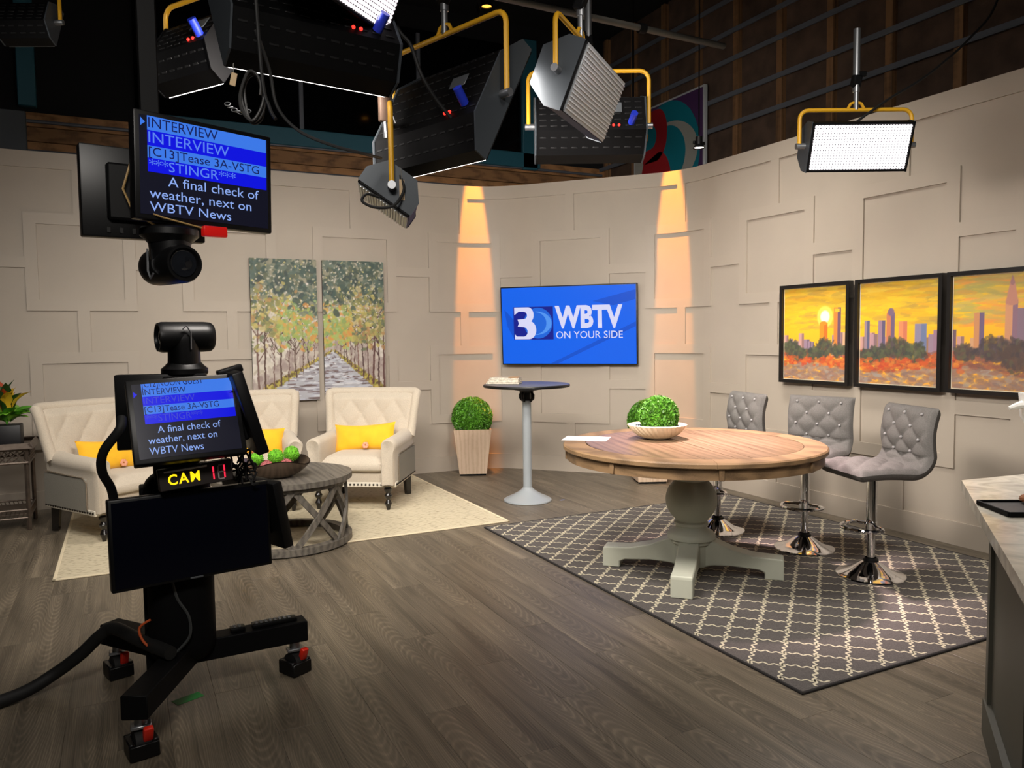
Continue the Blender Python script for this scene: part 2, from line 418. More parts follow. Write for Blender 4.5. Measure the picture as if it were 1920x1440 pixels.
struct(MB().rbox((-.95, 9.3, 3.55), (.3, .06, .5), .008, 1).build('trim_5', mat('grey_board', (88, 92, 96), .7)))
struct(MB().span((-4.6, -1.5, 0), (-4.5, 9.5, 5.6)).build('wall_studio_left', DARKST))
# pendant lamp shades reflected / seen deep in the control room
# ================================================================== rugs
CREAM = mat('cream_linen', (190, 178, 160), .85, noise=(160, .1), bump=(300, .25), sheen=.2)
GREYSIDE = mat('grey_tweed', (134, 130, 120), .9, noise=(220, .35), bump=(300, .3))
DARKWOOD = mat('espresso_wood', (20, 16, 14), .25, coat=.3)
def fleck(name, base, dots):
    m = mat(name, base, .95); nt = m.node_tree; b = nt.nodes['Principled BSDF']
    tc = nt.nodes.new('ShaderNodeTexCoord'); mp = nt.nodes.new('ShaderNodeMapping'); mp.inputs['Scale'].default_value = (14, 60, 1)
    n = nt.nodes.new('ShaderNodeTexNoise'); n.inputs['Scale'].default_value = 1.4; n.inputs['Detail'].default_value = 3
    r = nt.nodes.new('ShaderNodeValToRGB'); e = r.color_ramp.elements
    e[0].position = .54; e[1].position = .66; e[0].color = (*lin(base), 1); e[1].color = (*lin(dots), 1)
    nt.links.new(tc.outputs['Object'], mp.inputs[0]); nt.links.new(mp.outputs[0], n.inputs['Vector']); nt.links.new(n.outputs['Fac'], r.inputs[0])
    nt.links.new(r.outputs[0], b.inputs['Base Color'])
    return m
t = thing('area_rug', 'cream flat woven rug with grey flecks under the armchairs', 'rug', (1.13, 6.74, 0))
MB().rbox((0, 0, .004), (3.17, 2.42, .008), .003, 1).build('pile', fleck('cream_rug', (200, 188, 160), (146, 134, 112)), t)
eb = MB()
for sx in (-1, 1): eb.rbox((sx*1.58, 0, .0055), (.02, 2.43, .01), .003, 1)
for sy in (-1, 1): eb.rbox((0, sy*1.205, .0055), (3.18, .02, .01), .003, 1)
eb.build('binding', mat('cream_binding', (216, 202, 172), .9), t)

t = thing('area_rug', 'dark grey rug with cream trellis pattern under the round dining table', 'rug', (3.695, 3.85, 0))
RX, RY = 1.235, 1.58
MB().rbox((0, 0, .0045), (2*RX, 2*RY, .009), .002, 1).build('pile', mat('grey_pile', (88, 83, 80), .95, noise=(180, .3), bump=(260, .6)), t)
bb = MB()
for sx in (-1, 1): bb.rbox((sx*(RX+.004), 0, .0047), (.014, 2*RY+.02, .011), .003, 1)
for sy in (-1, 1): bb.rbox((0, sy*(RY+.004), .0047), (2*RX+.02, .014, .011), .003, 1)
bb.build('binding', mat('dark_binding', (32, 29, 28), .9), t)
tr = MB(); PX, PY = .21, .1835
def edge(a, b):
    a = Vector(a); b = Vector(b); d = b-a; n = Vector((-d.y, d.x)).normalized(); N = 16; L = []; 
    for i in range(N+1):
        u = i/N
        off = .0085*math.sin(u*PI*6)*(1 if .06 < u < .94 else .4)+.004*math.sin(u*PI*2)
        L.append(a+d*u+n*off)
    P0 = []; P1 = []
    for i in range(N+1):
        tt = (L[min(i+1, N)]-L[max(i-1, 0)]).normalized(); m = Vector((-tt.y, tt.x))*.0052
        P0.append(L[i]+m); P1.append(L[i]-m)
    for i in range(N):
        q = [P0[i], P1[i], P1[i+1], P0[i+1]]
        if all(abs(p.x) < RX-.004 and abs(p.y) < RY-.004 for p in q):
            k = len(tr.v); tr.v += [(p.x, p.y, .0102) for p in q]; tr.f.append((k, k+1, k+2, k+3))
nx0 = 2.584-3.695; ny0 = 5.253-3.85
for i in range(-1, 13):
    for j in range(-18, 2):
        x, y = nx0+PX*i, ny0+PY*j
        edge((x, y), (x+PX/2, y+PY/2)); edge((x, y), (x-PX/2, y+PY/2)); edge((x, y), (x+PX/2, y-PY/2)); edge((x, y), (x-PX/2, y-PY/2))
tr.build('trellis_pattern', mat('cream_yarn', (204, 195, 170), .95), t, sm=0)

# ================================================================== armchairs
def tuft(a, b, p=.38): return (abs(math.sin(PI*a))*abs(math.sin(PI*b))+1e-4)**p
def turned_leg(mb, x, y, zt):
    prof = [(0, 0), (.014, 0), (.02, .025), (.03, .055), (.02, .08), (.016, .09), (.03, .11), (.033, .125), (.02, .145), (.02, .152), (.034, .17), (.034, .185), (.024, zt-.01), (.04, zt), (0, zt)]
    return mb.lathe(prof, 16, (x, y, 0))
def make_armchair():
    t = thing('armchair', '', 'chair')
    zb = .2
    MB().rbox((0, .0, .30), (.755, .69, .19), .025, 2).build('seat_base', CREAM, t)
    band = MB().rbox((0, -.345, zb+.02), (.76, .014, .042), .004, 1)
    for s in (-1, 1): band.rbox((s*.378, 0, zb+.02), (.014, .7, .042), .004, 1)
    band.build('trim_band', mat('white_banding', (214, 206, 190), .8), t)
    nl = MB()
    for i in range(22): nl.ball((-.36+.72*i/21, -.354, zb+.02), .009, 5)
    for s in (-1, 1):
        for i in range(20): nl.ball((s*.387, -.33+.66*i/19, zb+.02), .009, 5)
    nl.build('nailhead_trim', mat('dark_nail', (40, 34, 30), .3, metal=.8), t)
    # cushion, crowned, its front dropping to the base
    P = []
    for i in range(17):
        R = []
        for j in range(17):
            u, v = -1+2*i/16, -1+2*j/16
            R.append((.272*u, -.075+.315*v, .40+.075*((1-abs(u)**6)*(1-abs(v)**6))**.5))
        P.append(R)
    cu = MB().grid(P); cu.rbox((0, -.075, .375), (.545, .635, .075), .025, 3); cu.build('seat_cushion', CREAM, t)
    for s in (-1, 1):
        # soft arm: upright slab with a gently rolled top, rounded front
        sec = [(.262, .22), (.262, .36), (.264, .5)]+[(.332+.07*math.cos(q), .558+.062*math.sin(q)) for q in [PI-.25-(PI*1.12)*k/14 for k in range(15)]]+[(.384, .47), (.38, .36), (.38, .22)]
        P = []
        for (y, sx, sz) in ((-.372, .3, .86), (-.385, .62, .93), (-.388, .8, .965), (-.375, .94, .99), (-.34, 1, 1), (-.15, 1, 1.0), (.1, 1, 1.02), (.3, 1.0, 1.08)):
            cx, cz = .322, .22
            P.append([(s*(cx+(x-cx)*sx), y, cz+(z-cz)*sz) for x, z in sec+[sec[0]]])
        ar = MB().grid(P); n = len(sec)+1
        ar.f.append(tuple(range(n-1))); ar.f.append(tuple(7*n+q for q in range(n-1))); ar.build('armrest', CREAM, t)
        MB().rbox((s*.384, .045, .345), (.014, .6, .25), .006, 1).build('side_panel', GREYSIDE, t, label='grey tweed outer side panel')
        PIP = bpy.data.materials.get('dark_piping') or mat('dark_piping', (120, 108, 92), .8)
        MB().tube([(s*.39, -.26, .24), (s*.39, -.26, .44), (s*.392, -.22, .475), (s*.394, .0, .478), (s*.394, .3, .49)], .005, 6).build('piping', PIP, t)
    # tufted back: leans backwards, slightly flared, wing edges forward
    P = []; Q = []; btn = MB(); NU, NV = 56, 44
    def bp(u, v, d):   # u -1..1 across, v 0..1 up ; d = outward (front) offset
        wv = .365+.06*v**1.2; x = wv*u
        z = .36+.62*v; y = .20+.20*v+.02*math.sin(v*PI) - .05*abs(u)**4 - d
        if v > .9: y += (v-.9)*.3
        return (x, y, z)
    for i in range(NU+1):
        R = []; S = []
        for j in range(NV+1):
            u, v = -1+2*i/NU, j/NV
            a = u*2.0+v*2.3; b = u*2.0-v*2.3
            e = min(1, (1-abs(u))*7)*min(1, (1-v)*9); e = max(e, 0)**.5
            d = (.05+.028*tuft(a, b, .3)*min(1, (1-abs(u))*3.2))*e+.015*e
            R.append(bp(u, v, d)); S.append(bp(u*.985, v*.985, -.06*e**.5-.01))
        P.append(R); Q.append(S)
    MB().grid(P).build('backrest', CREAM, t)
    MB().grid([r[::-1] for r in Q]).build('back_panel', GREYSIDE, t)
    for a in range(-6, 7):
        for b in range(-6, 7):
            u = (a+b)/4; v = (a-b)/4.6
            if abs(u) < .85 and .1 < v < .95: btn.ball(bp(u, v, .056), .011, 6, (1, .6, 1))
    btn.build('tuft_buttons', mat('button_linen', (176, 158, 134), .8), t)['kind'] = 'stuff'
    ed = MB()   # padded edge round the back
    L = [bp(-1, v, .02) for v in np.linspace(.34, .97, 12)]+[bp(u, .98, .01) for u in np.linspace(-.95, .95, 14)]+[bp(1, v, .02) for v in np.linspace(.97, .34, 12)]
    ed.tube(L, .042, 10).build('back_border', CREAM, t)
    for s in (-1, 1):
        turned_leg(MB(), s*.31, -.33, zb).build('front_leg', DARKWOOD, t)
        MB().tube([(s*.31, .33, zb+.01), (s*.315, .345, 0)], [.042, .032], 4).build('rear_leg', DARKWOOD, t, sm=20)
    return t
ac = make_armchair()
spots = [((1.90, 6.84, .0086), (-.54, -.84), 'cream tufted armchair with yellow pillow, nearest the potted boxwood'),
         ((.97, 7.12, .0086), (-.08, -1), 'middle cream tufted armchair, mostly hidden behind the prompter stand'),
         ((-.09, 6.87, .0086), (.51, -.86), 'cream tufted armchair beside the metal side table')]
chairs = []
for i, (p, d, lb) in enumerate(spots):
    c = ac if i == 0 else copy_tree(ac)
    c.location = p; c.rotation_euler = (0, 0, face_rz(d)); c['label'] = lb; c['group'] = 'cream armchairs on the rug'; chairs.append(c)

# yellow lumbar pillows
PILL = mat('mustard_velvet', (236, 178, 10), .75, noise=(12, .08), sheen=.3, bump=(25, .25))
def make_pillow():
    t = thing('throw_pillow', '', 'pillow'); W, Hh, T = .285, .135, .07
    mb = MB()
    for sg in (-1, 1):
        P = []
        for i in range(25):
            R = []
            for j in range(17):
                u, v = -1+2*i/24, -1+2*j/16
                pin = 1-.12*(1-abs(u)**2)*abs(v)**3-.0
                x = W*u*(1-.06*(1-v*v)*abs(u)**3); z = Hh*v*(1-.16*(1-u*u)*abs(v)**2)
                d = T*max(0, (1-abs(u)**2.6)*(1-abs(v)**2.6))**.55
                d *= 1+.06*math.sin(9*u+3*v)*(1-abs(v))
                R.append((x, sg*d, z))
            P.append(R)
        mb.grid(P)
    mb.build('cover', PILL, t)
    fl_ = MB()
    for k in range(6):
        a = k*PI/3; fl_.ball((.03+.018*math.cos(a), -T-.006, -.085+.018*math.sin(a)), .014, 6, (1, .5, 1))
    fl_.build('flower', mat('blush_petal', (216, 150, 120), .7), t, label='small blush fabric flower')
    return t
pl0 = make_pillow()
for i, (c, lb) in enumerate(zip(chairs, ('yellow lumbar pillow on the armchair nearest the potted boxwood', 'yellow lumbar pillow on the middle armchair, partly hidden', 'yellow lumbar pillow on the armchair beside the metal side table'))):
    p = pl0 if i == 0 else copy_tree(pl0)
    ang = c.rotation_euler.z; M = Matrix.Rotation(ang, 3, 'Z')
    p.location = Vector(c.location)+M @ Vector((0, .045, .575)); p.rotation_euler = Euler((math.radians(-18), math.radians([-3, 6, 3][i]), ang)); p['label'] = lb
    p['group'] = 'yellow pillows on the armchairs'

# ================================================================== coffee table with bowl
GW = wood('grey_washed_wood', (66, 62, 57), (106, 100, 91), scale=(12, 1.5, 12), rough=.55, rnd=True, mid=.55, objvar=.1)
t = thing('coffee_table', 'round grey wood drum coffee table with crossed slat sides', 'table', (1.0, 5.8, .0108))
nb = 5
for k in range(nb):     # boards of the top
    x0, x1 = -.5+k/nb, -.5+(k+1)/nb; poly = []
    xs = np.linspace(x0+.0008, x1-.0008, 9)
    up = [(x, math.sqrt(max(0, .25-x*x))) for x in xs]
    poly = [(x, -y) for x, y in up]+[(x, y) for x, y in up[::-1]]
    MB().plate(poly, .458, .496).build('top_board', GW, t)
MB().lathe([(.40, .425), (.462, .425), (.462, .459), (.40, .459)], 48).build('top_ring', GW, t)
MB().lathe([(.42, 0), (.49, 0), (.49, .045), (.42, .045), (.42, 0)], 48).build('base_ring', GW, t)
for k in range(8):
    th = 2*PI*k/8 - .42
    for sg, rad in ((1, .452), (-1, .44)):
        P = []
        for i in range(9):
            u = i/8; a = th+sg*(u-.5)*.74; R0 = rad+.012*(1-u); z = .042+.388*u; da = .026/rad
            ring = []
            for (dr, ds) in ((-.011, -1), (.011, -1), (.011, 1), (-.011, 1), (-.011, -1)):
                aa = a+ds*da; ring.append(((R0+dr)*math.cos(aa), (R0+dr)*math.sin(aa), z))
            P.append(ring)
        MB().grid(P).build('brace', GW, t, sm=25)
BRONZE = mat('pewter_bowl', (128, 112, 98), .22, metal=.9)
t = thing('decorative_bowl', 'wavy pewter bowl holding green and pink balls on the coffee table', 'bowl', (.93, 5.66, .504))
P = []
for i in range(13):
    R = []
    for k in range(49):
        a = 2*PI*k/48; u = i/12; rr = .05+.17*u**.75; z = .115*u**1.7+.02*u**3*math.sin(3*a)
        R.append((rr*math.cos(a)*1.1, rr*math.sin(a)*.9, z))
    P.append(R)
P2 = [[(x*.97, y*.97, z+.006) for x, y, z in R] for R in P]
mb = MB().grid(P); mb.grid(P2); mb.lathe([(0, 0), (.055, 0)], 24); mb.build('bowl_shell', BRONZE, t)
MOSS = mat('moss_green', (104, 176, 36), .9, noise=(60, .4), bump=(90, 1))
PINKB = mat('dusty_rose', (172, 98, 98), .9, noise=(70, .35), bump=(90, 1))
def fuzzy(c, r, n=500):
    mb = MB().ball((0, 0, 0), r*.93, 10)
    for i in range(n):
        z = 1-2*(i+.5)/n; a = i*2.39996; q = math.sqrt(1-z*z); d = Vector((q*math.cos(a), q*math.sin(a), z))
        s = d.orthogonal().normalized()*r*.1; s.rotate(Matrix.Rotation(i*1.7, 3, d)); s2 = d.cross(s)
        b = d*r*.9; mb.add([b-s, b+s, d*r*(1.02+.06*math.sin(i*7))+s2], [(0, 1, 2)])
    mb.v = [(v[0]+c[0], v[1]+c[1], v[2]+c[2]) for v in mb.v]
    return mb
bx, by, bz = .93, 5.66, .504
for (dx, dy, dz, r, m, lb) in ((.12, .04, .158, .056, MOSS, 'green moss ball at the right rim of the pewter bowl'), (.0, -.02, .152, .056, MOSS, 'green moss ball in the middle of the pewter bowl'), (-.12, .05, .138, .048, MOSS, 'green moss ball at the left of the pewter bowl'),
                              (.065, -.05, .092, .046, PINKB, 'dusty pink ball between the middle and right moss balls'), (-.065, -.04, .09, .046, PINKB, 'dusty pink ball between the middle and left moss balls')):
    o = fuzzy((0, 0, 0), r).build('moss_ball' if m is MOSS else 'woven_ball', m, None, (bx+dx, by+dy, bz+dz)); tag(o, lb, 'ball', 'balls in the pewter bowl')

# ================================================================== side table with croton
PEW = mat('aged_pewter', (104, 92, 82), .4, metal=.6, noise=(20, .2))
t = thing('side_table', 'aged metal side table with lattice apron, at the left edge', 'table', (-.955, 7.38, 0))
MB().rbox((0, 0, .655), (.48, .48, .02), .006, 1).build('tray', PEW, t)
rim = MB()
for s in (-1, 1):
    rim.box((0, s*.265, .672), (.56, .012, .05), Matrix.Rotation(s*.6, 3, 'X')); rim.box((s*.265, 0, .672), (.012, .56, .05), Matrix.Rotation(-s*.6, 3, 'Y'))
rim.build('flared_rim', PEW, t)
lat = MB()
for fx in range(4):
    R = Matrix.Rotation(fx*PI/2, 3, 'Z')
    for k in range(-9, 10):
        for sg in (-1, 1):
            x0 = k*.045; a = Vector((x0-sg*.05, -.245, .545)); b = Vector((x0+sg*.05, -.245, .645))
            if abs(a.x) < .235 and abs(b.x) < .235: lat.tube([R @ a, R @ b], .005, 5)
    lat.tube([R @ Vector((-.24, -.245, .54)), R @ Vector((.24, -.245, .54))], .011, 6); lat.tube([R @ Vector((-.24, -.245, .645)), R @ Vector((.24, -.245, .645))], .01, 6)
lat.build('lattice_apron', PEW, t)
for sx in (-1, 1):
    for sy in (-1, 1): MB().tube([(sx*.225, sy*.225, 0), (sx*.225, sy*.225, .645)], .016, 4).build('leg', PEW, t, sm=20)
sh = MB().rbox((0, 0, .13), (.45, .45, .012), .003, 1)
for fx in range(4):
    R = Matrix.Rotation(fx*PI/2, 3, 'Z')
    for z in (.1, .165): sh.tube([R @ Vector((-.225, -.228, z)), R @ Vector((.225, -.228, z))], .008, 6)
    for k in range(14): sh.tube([R @ Vector((-.21+k*.03, -.228, .1)), R @ Vector((-.19+k*.03, -.228, .165))], .004, 4)
sh.build('lower_shelf', PEW, t)
t = thing('potted_croton', 'leafy croton plant in black square planter on the metal side table', 'plant', (-.86, 7.28, .667))
MB().rbox((0, 0, .085), (.2, .2, .17), .008, 2).build('planter', mat('matte_black_ceramic', (18, 18, 21), .5), t)
LM = [mat('leaf_green', (78, 140, 40), .4), mat('leaf_bright', (128, 190, 58), .4), mat('leaf_dark', (30, 66, 28), .4), mat('leaf_red', (150, 56, 22), .4), mat('leaf_yellow', (206, 168, 40), .4), mat('leaf_orange', (196, 100, 34), .4)]
def leaf_mesh(m, L, W):
    P = []
    for i in range(9):
        u = i/8; wd = W*math.sin(PI*min(1, u*1.02))**.8*(1-.25*u); z = L*(.25*u-.45*u*u)
        P.append([(s*wd, L*u, z+abs(s)*wd*.35) for s in (-1, -.5, 0, .5, 1)])
    return MB().grid(P).mesh('leaf', m, 60)
LMS = [leaf_mesh(m, L, W) for m, L, W in zip(LM, (.17, .17, .2, .2, .19, .19), (.05, .055, .045, .04, .045, .042))]
rnd = random.Random(3)
for k in range(64):
    low = k < 34
    me = LMS[rnd.choice([0, 1, 1, 0]) if low else rnd.choice([2, 3, 3, 4, 4, 5, 2])]
    o = bpy.data.objects.new('leaf', me); COL.objects.link(o); o.parent = t
    a = k*2.4+rnd.uniform(-.3, .3); el = rnd.uniform(.1, .7) if low else rnd.uniform(.75, 1.45)
    h = .18+rnd.uniform(0, .07) if low else .22+rnd.uniform(.0, .13)
    rr = rnd.uniform(.0, .05)
    o.location = (rr*math.cos(a), rr*math.sin(a), h); o.rotation_euler = (el, rnd.uniform(-.3, .3), a-PI/2)
st = MB()
for k in range(5): st.tube([(0, 0, .16), (.03*math.cos(k*1.3), .03*math.sin(k*1.3), .36)], .006, 5)
st.build('stem', LM[0], t)
# ================================================================== round pedestal dining table
OAK = wood('weathered_oak', (86, 68, 50), (126, 101, 78), scale=(10, 1.0, 10), rough=.36, mid=.56, objvar=.06)
OAKE = wood('weathered_oak_edge', (88, 68, 46), (138, 110, 78), scale=(3, 3, 14), rough=.6, mid=.55, objvar=.06)
SAGE = mat('sage_paint', (190, 192, 176), .5, noise=(5, .06), bump=(30, .15))
TX, TY, TZ, TR = 3.13, 3.79, .82, .795
t = thing('dining_table', 'large round oak table on a sage painted pedestal, on the trellis rug', 'table', (TX, TY, .009))
TZ -= .009
# field boards run along the leaf joint, inside a border ring
JA = math.radians(-13.5)      # direction of the leaf joint (world), local Y
RI = .655
def chordboard(x0, x1, R):
    xs = np.linspace(x0, x1, 8); up = [(x, math.sqrt(max(0, R*R-x*x))) for x in xs]
    return [(x, -y) for x, y in up]+[(x, y) for x, y in up[::-1]]
cuts = [-.654, -.44, -.22, -.045, .045, .22, .44, .654]
for a, b in zip(cuts, cuts[1:]):
    g = .0022 if abs(a) < .05 or abs(b) < .05 else .0005
    poly = chordboard(a+g, b-g, RI-.002)
    MB().plate(poly, TZ-.035, TZ).build('top_board', OAK, t, rot=(0, 0, JA))
for k in range(6):
    a0, a1 = k*PI/3+.0009, (k+1)*PI/3-.0009
    MB().lathe([(RI+.001, TZ-.035), (TR-.008, TZ-.035), (TR, TZ-.028), (TR, TZ-.008), (TR-.008, TZ), (RI+.001, TZ), (RI+.001, TZ-.035)], 16, a0=a0, a1=a1).build('border_segment', OAKE, t)
MB().lathe([(TR-.05, TZ-.095), (TR-.022, TZ-.095), (TR-.022, TZ-.036), (TR-.05, TZ-.036), (TR-.05, TZ-.095)], 72).build('apron', OAKE, t)
for k in range(8):
    a = 2*PI*k/8+math.radians(-118)
    MB().rbox(((TR-.02)*math.cos(a), (TR-.02)*math.sin(a), TZ-.066), (.016, .03, .06), .003, 1, Matrix.Rotation(a, 3, 'Z')).build('apron_block', OAKE, t)
MB().rbox((0, 0, TZ-.06), (.5, .5, .05), .01, 1).build('mounting_plate', OAKE, t)
prof = [(0, TZ-.06), (.115, TZ-.06), (.108, TZ-.1), (.1, TZ-.15), (.1, TZ-.175), (.104, TZ-.18)]
zc, rb = .455, .158
prof += [(rb*math.cos(math.radians(a)), zc+.155*math.sin(math.radians(a))) for a in range(52, -56, -6)]
prof += [(.095, .325), (.105, .315), (.105, .3), (.092, .29), (.1, .275), (.135, .255), (.148, .235), (.148, .215), (.13, .205), (.13, .19), (0, .19)]
MB().lathe(prof, 48).build('pedestal', SAGE, t)
MB().rbox((0, 0, .13), (.22, .22, .17), .012, 2, Matrix.Rotation(PI/4*0, 3, 'Z')).build('pedestal_block', SAGE, t)
for k in range(4):
    a = math.radians(45)+k*PI/2
    side = [(.08, .05), (.08, .215), (.14, .21), (.25, .165), (.38, .135), (.5, .13), (.545, .128), (.55, .115), (.55, .0), (.44, .0), (.44, .04), (.41, .055), (.25, .065), (.14, .06)]
    wdt = .062; vs = [(x, -wdt, z) for x, z in side]+[(x, wdt, z) for x, z in side]; n = len(side)
    fs = [tuple(range(n)), tuple(range(2*n-1, n-1, -1))]+[(i, i+n, (i+1) % n+n, (i+1) % n) for i in range(n)]
    bm = bmesh.new(); bv = [bm.verts.new(v) for v in vs]
    for f in fs: bm.faces.new([bv[i] for i in f])
    bmesh.ops.recalc_face_normals(bm, faces=bm.faces); bmesh.ops.bevel(bm, geom=bm.edges[:], offset=.006, segments=1, affect='EDGES')
    me = bpy.data.meshes.new('foot'); bm.to_mesh(me); bm.free(); me.materials.append(SAGE)
    o = bpy.data.objects.new('foot', me); COL.objects.link(o); o.parent = t; o.rotation_euler = (0, 0, a)
TZ += .009

# paper, bowl and boxwood ball on the table
o = MB().rbox((0, 0, .0012), (.29, .21, .0012), .0004, 1).build('paper_sheet', mat('white_paper', (236, 228, 232), .7), None, (2.665, 4.275, TZ), (0, 0, math.radians(-42)))
tag(o, 'loose sheets of white paper at the left edge of the round table', 'paper')
t = thing('fluted_bowl', 'fluted cream bowl with dark pebbles on the round table', 'bowl', (3.0636, 4.0503, TZ))
P = []; Pi = []
for i in range(12):
    u = i/11; R = []; S = []
    for k in range(145):
        a = 2*PI*k/144; rr = .065+.115*u**.62; fl_ = 1+.075*abs(math.sin(16*a+u*5))*(min(1, u*4))
        z = .004+.088*u**1.25
        R.append((rr*fl_*math.cos(a), rr*fl_*math.sin(a), z)); S.append(((rr-.008)*math.cos(a), (rr-.008)*math.sin(a), z+.003))
    P.append(R); Pi.append(S)
mb = MB().grid(P); mb.grid(Pi); mb.grid([P[-1], Pi[-1]]); mb.lathe([(0, .002), (.07, .002), (.07, .01)], 36)
mb.build('bowl_shell', mat('ivory_ceramic', (226, 212, 184), .4), t)
pb = MB(); rr = random.Random(5)
for k in range(90):
    a = rr.uniform(0, 2*PI); q = .145*math.sqrt(rr.random()); pb.ball((q*math.cos(a), q*math.sin(a), .07+rr.uniform(0, .008)), rr.uniform(.010, .016), 5, (1, 1, .7))
p_ = pb.build('pebble_filling', mat('dark_pebble', (46, 58, 66), .25), t); p_['kind'] = 'stuff'
BOX = [mat('boxwood_leaf', (80, 136, 34), .45, noise=(30, .45)), None]
def boxwood(R, n, rs, leaf=.012, core=(40, 78, 16)):
    mb = MB().ball((0, 0, 0), R*.9, 16); g = random.Random(rs)
    for i in range(n):
        z = 1-2*(i+.5)/n; a = i*2.39996+g.uniform(-.05, .05); q = math.sqrt(1-z*z); d = Vector((q*math.cos(a), q*math.sin(a), z))
        rad = R*(g.uniform(.9, 1.02)); u = d.orthogonal().normalized(); u.rotate(Matrix.Rotation(g.uniform(0, 6.28), 3, d)); v = d.cross(u)
        nrm = (d*.5+u*g.uniform(-1, 1)+v*g.uniform(-1, 1)).normalized(); s = (u-nrm*u.dot(nrm)).normalized(); w_ = nrm.cross(s); L = leaf*g.uniform(.8, 1.3)
        c = d*rad
        mb.add([c-s*L, c+w_*L*.5, c+s*L, c-w_*L*.5], [(0, 1, 2, 3)])
    return mb
o = boxwood(.125, 3600, 1, .011).build('boxwood_ball', BOX[0], None, (3.075, 4.045, TZ+.15), sm=0, fix=False); tag(o, 'round boxwood topiary ball sitting in the fluted bowl', 'topiary')

# ================================================================== potted boxwoods by the wall
PINE = wood('limed_wood', (186, 160, 134), (206, 182, 158), scale=(14, 14, 1.3), rough=.6, fine=9, mid=.55, objvar=.05)
PINE_ = PINE
def potted(label, loc, rz):
    t = thing('potted_boxwood', label, 'plant', loc, rz, 'potted boxwoods by the back wall')
    b0, b1, h = .145, .2, .5
    # four tapered side boards
    for k in range(4):
        R = Matrix.Rotation(k*PI/2, 4, 'Z')
        v = [(-b0, -b0, .02), (b0, -b0, .02), (b1, -b1, h), (-b1, -b1, h)]; vi = [(x*.9, y+.018, z) for x, y, z in v]
        MB().add(v+vi, [(0, 1, 2, 3), (7, 6, 5, 4), (0, 4, 5, 1), (1, 5, 6, 2), (2, 6, 7, 3), (3, 7, 4, 0)]).xf(R).build('side_board', PINE, t, sm=20)
    MB().box((0, 0, .012), (b0*1.9, b0*1.9, .022)).build('plinth', BLACKM, t)
    MB().box((0, 0, h-.04), (b1*1.8, b1*1.8, .02)).build('soil', mat('soil', (40, 32, 24), .9), t)
    boxwood(.218, 5200, 4, .015).build('foliage', BOX[0], t, (0, 0, h+.115), sm=0, fix=False)
    return t
d1 = (-.16, -.99)
potted('boxwood ball in tapered pale wood planter, left of the pub table', (3.34, 7.68, 0), math.radians(-45+22))
potted('boxwood ball in tapered pale wood planter, behind the round dining table', (4.72, 6.37, 0), math.radians(-45+22))

# ================================================================== pub table and newspaper
GPOLE = mat('grey_enamel', (150, 156, 160), .35)
t = thing('pub_table', 'tall pub table with round dark top and grey column', 'table', (3.22, 6.17, 0))
zt = 1.06
MB().lathe([(0, zt-.03), (.365, zt-.03), (.385, zt-.022), (.388, zt-.012), (.385, zt-.003), (.375, zt), (0, zt)], 64).build('tabletop', mat('slate_laminate', (92, 94, 102), .4), t)
MB().lathe([(.386, zt-.026), (.391, zt-.014), (.386, zt-.002)], 64).build('edge_band', BLACK, t)
MB().lathe([(0, zt-.03), (.16, zt-.032), (.13, zt-.05), (.07, zt-.062), (.06, zt-.075), (0, zt-.075)], 36).build('mounting_plate', BLACK, t)
br = MB()
for k in range(4):
    a = k*PI/2+.5; c, s = math.cos(a), math.sin(a)
    br.tube([(.05*c, .05*s, zt-.07), (.072*c, .072*s, zt-.1), (.07*c, .07*s, zt-.13), (.04*c, .04*s, zt-.155)], .012, 8)
br.cyl((0, 0, zt-.16), (0, 0, zt-.07), .038, 20); br.build('hinge_bracket', BLACK, t)
MB().cyl((0, 0, .1), (0, 0, zt-.15), .04, 28).build('column', GPOLE, t)
MB().lathe([(.04, .125), (.05, .11), (.08, .085), (.14, .05), (.19, .028), (.215, .014), (.218, .004), (.21, 0), (0, 0)], 48).build('base', GPOLE, t)
NEWS = mat('newsprint', (196, 188, 172), .8, noise=(70, .35))
t = thing('folded_newspaper', 'folded newspaper lying on the pub table', 'newspaper', (3.06, 6.3, zt), math.radians(-38))
for k in range(4): MB().rbox((.004*k, .003*k, .0075+k*.0145), (.3-.012*k, .17, .014), .006, 2).build('fold', NEWS, t)
MB().rbox((.1, -.045, .0615), (.09, .08, .006), .002, 1).build('insert', mat('kraft_insert', (192, 142, 100), .8), t)

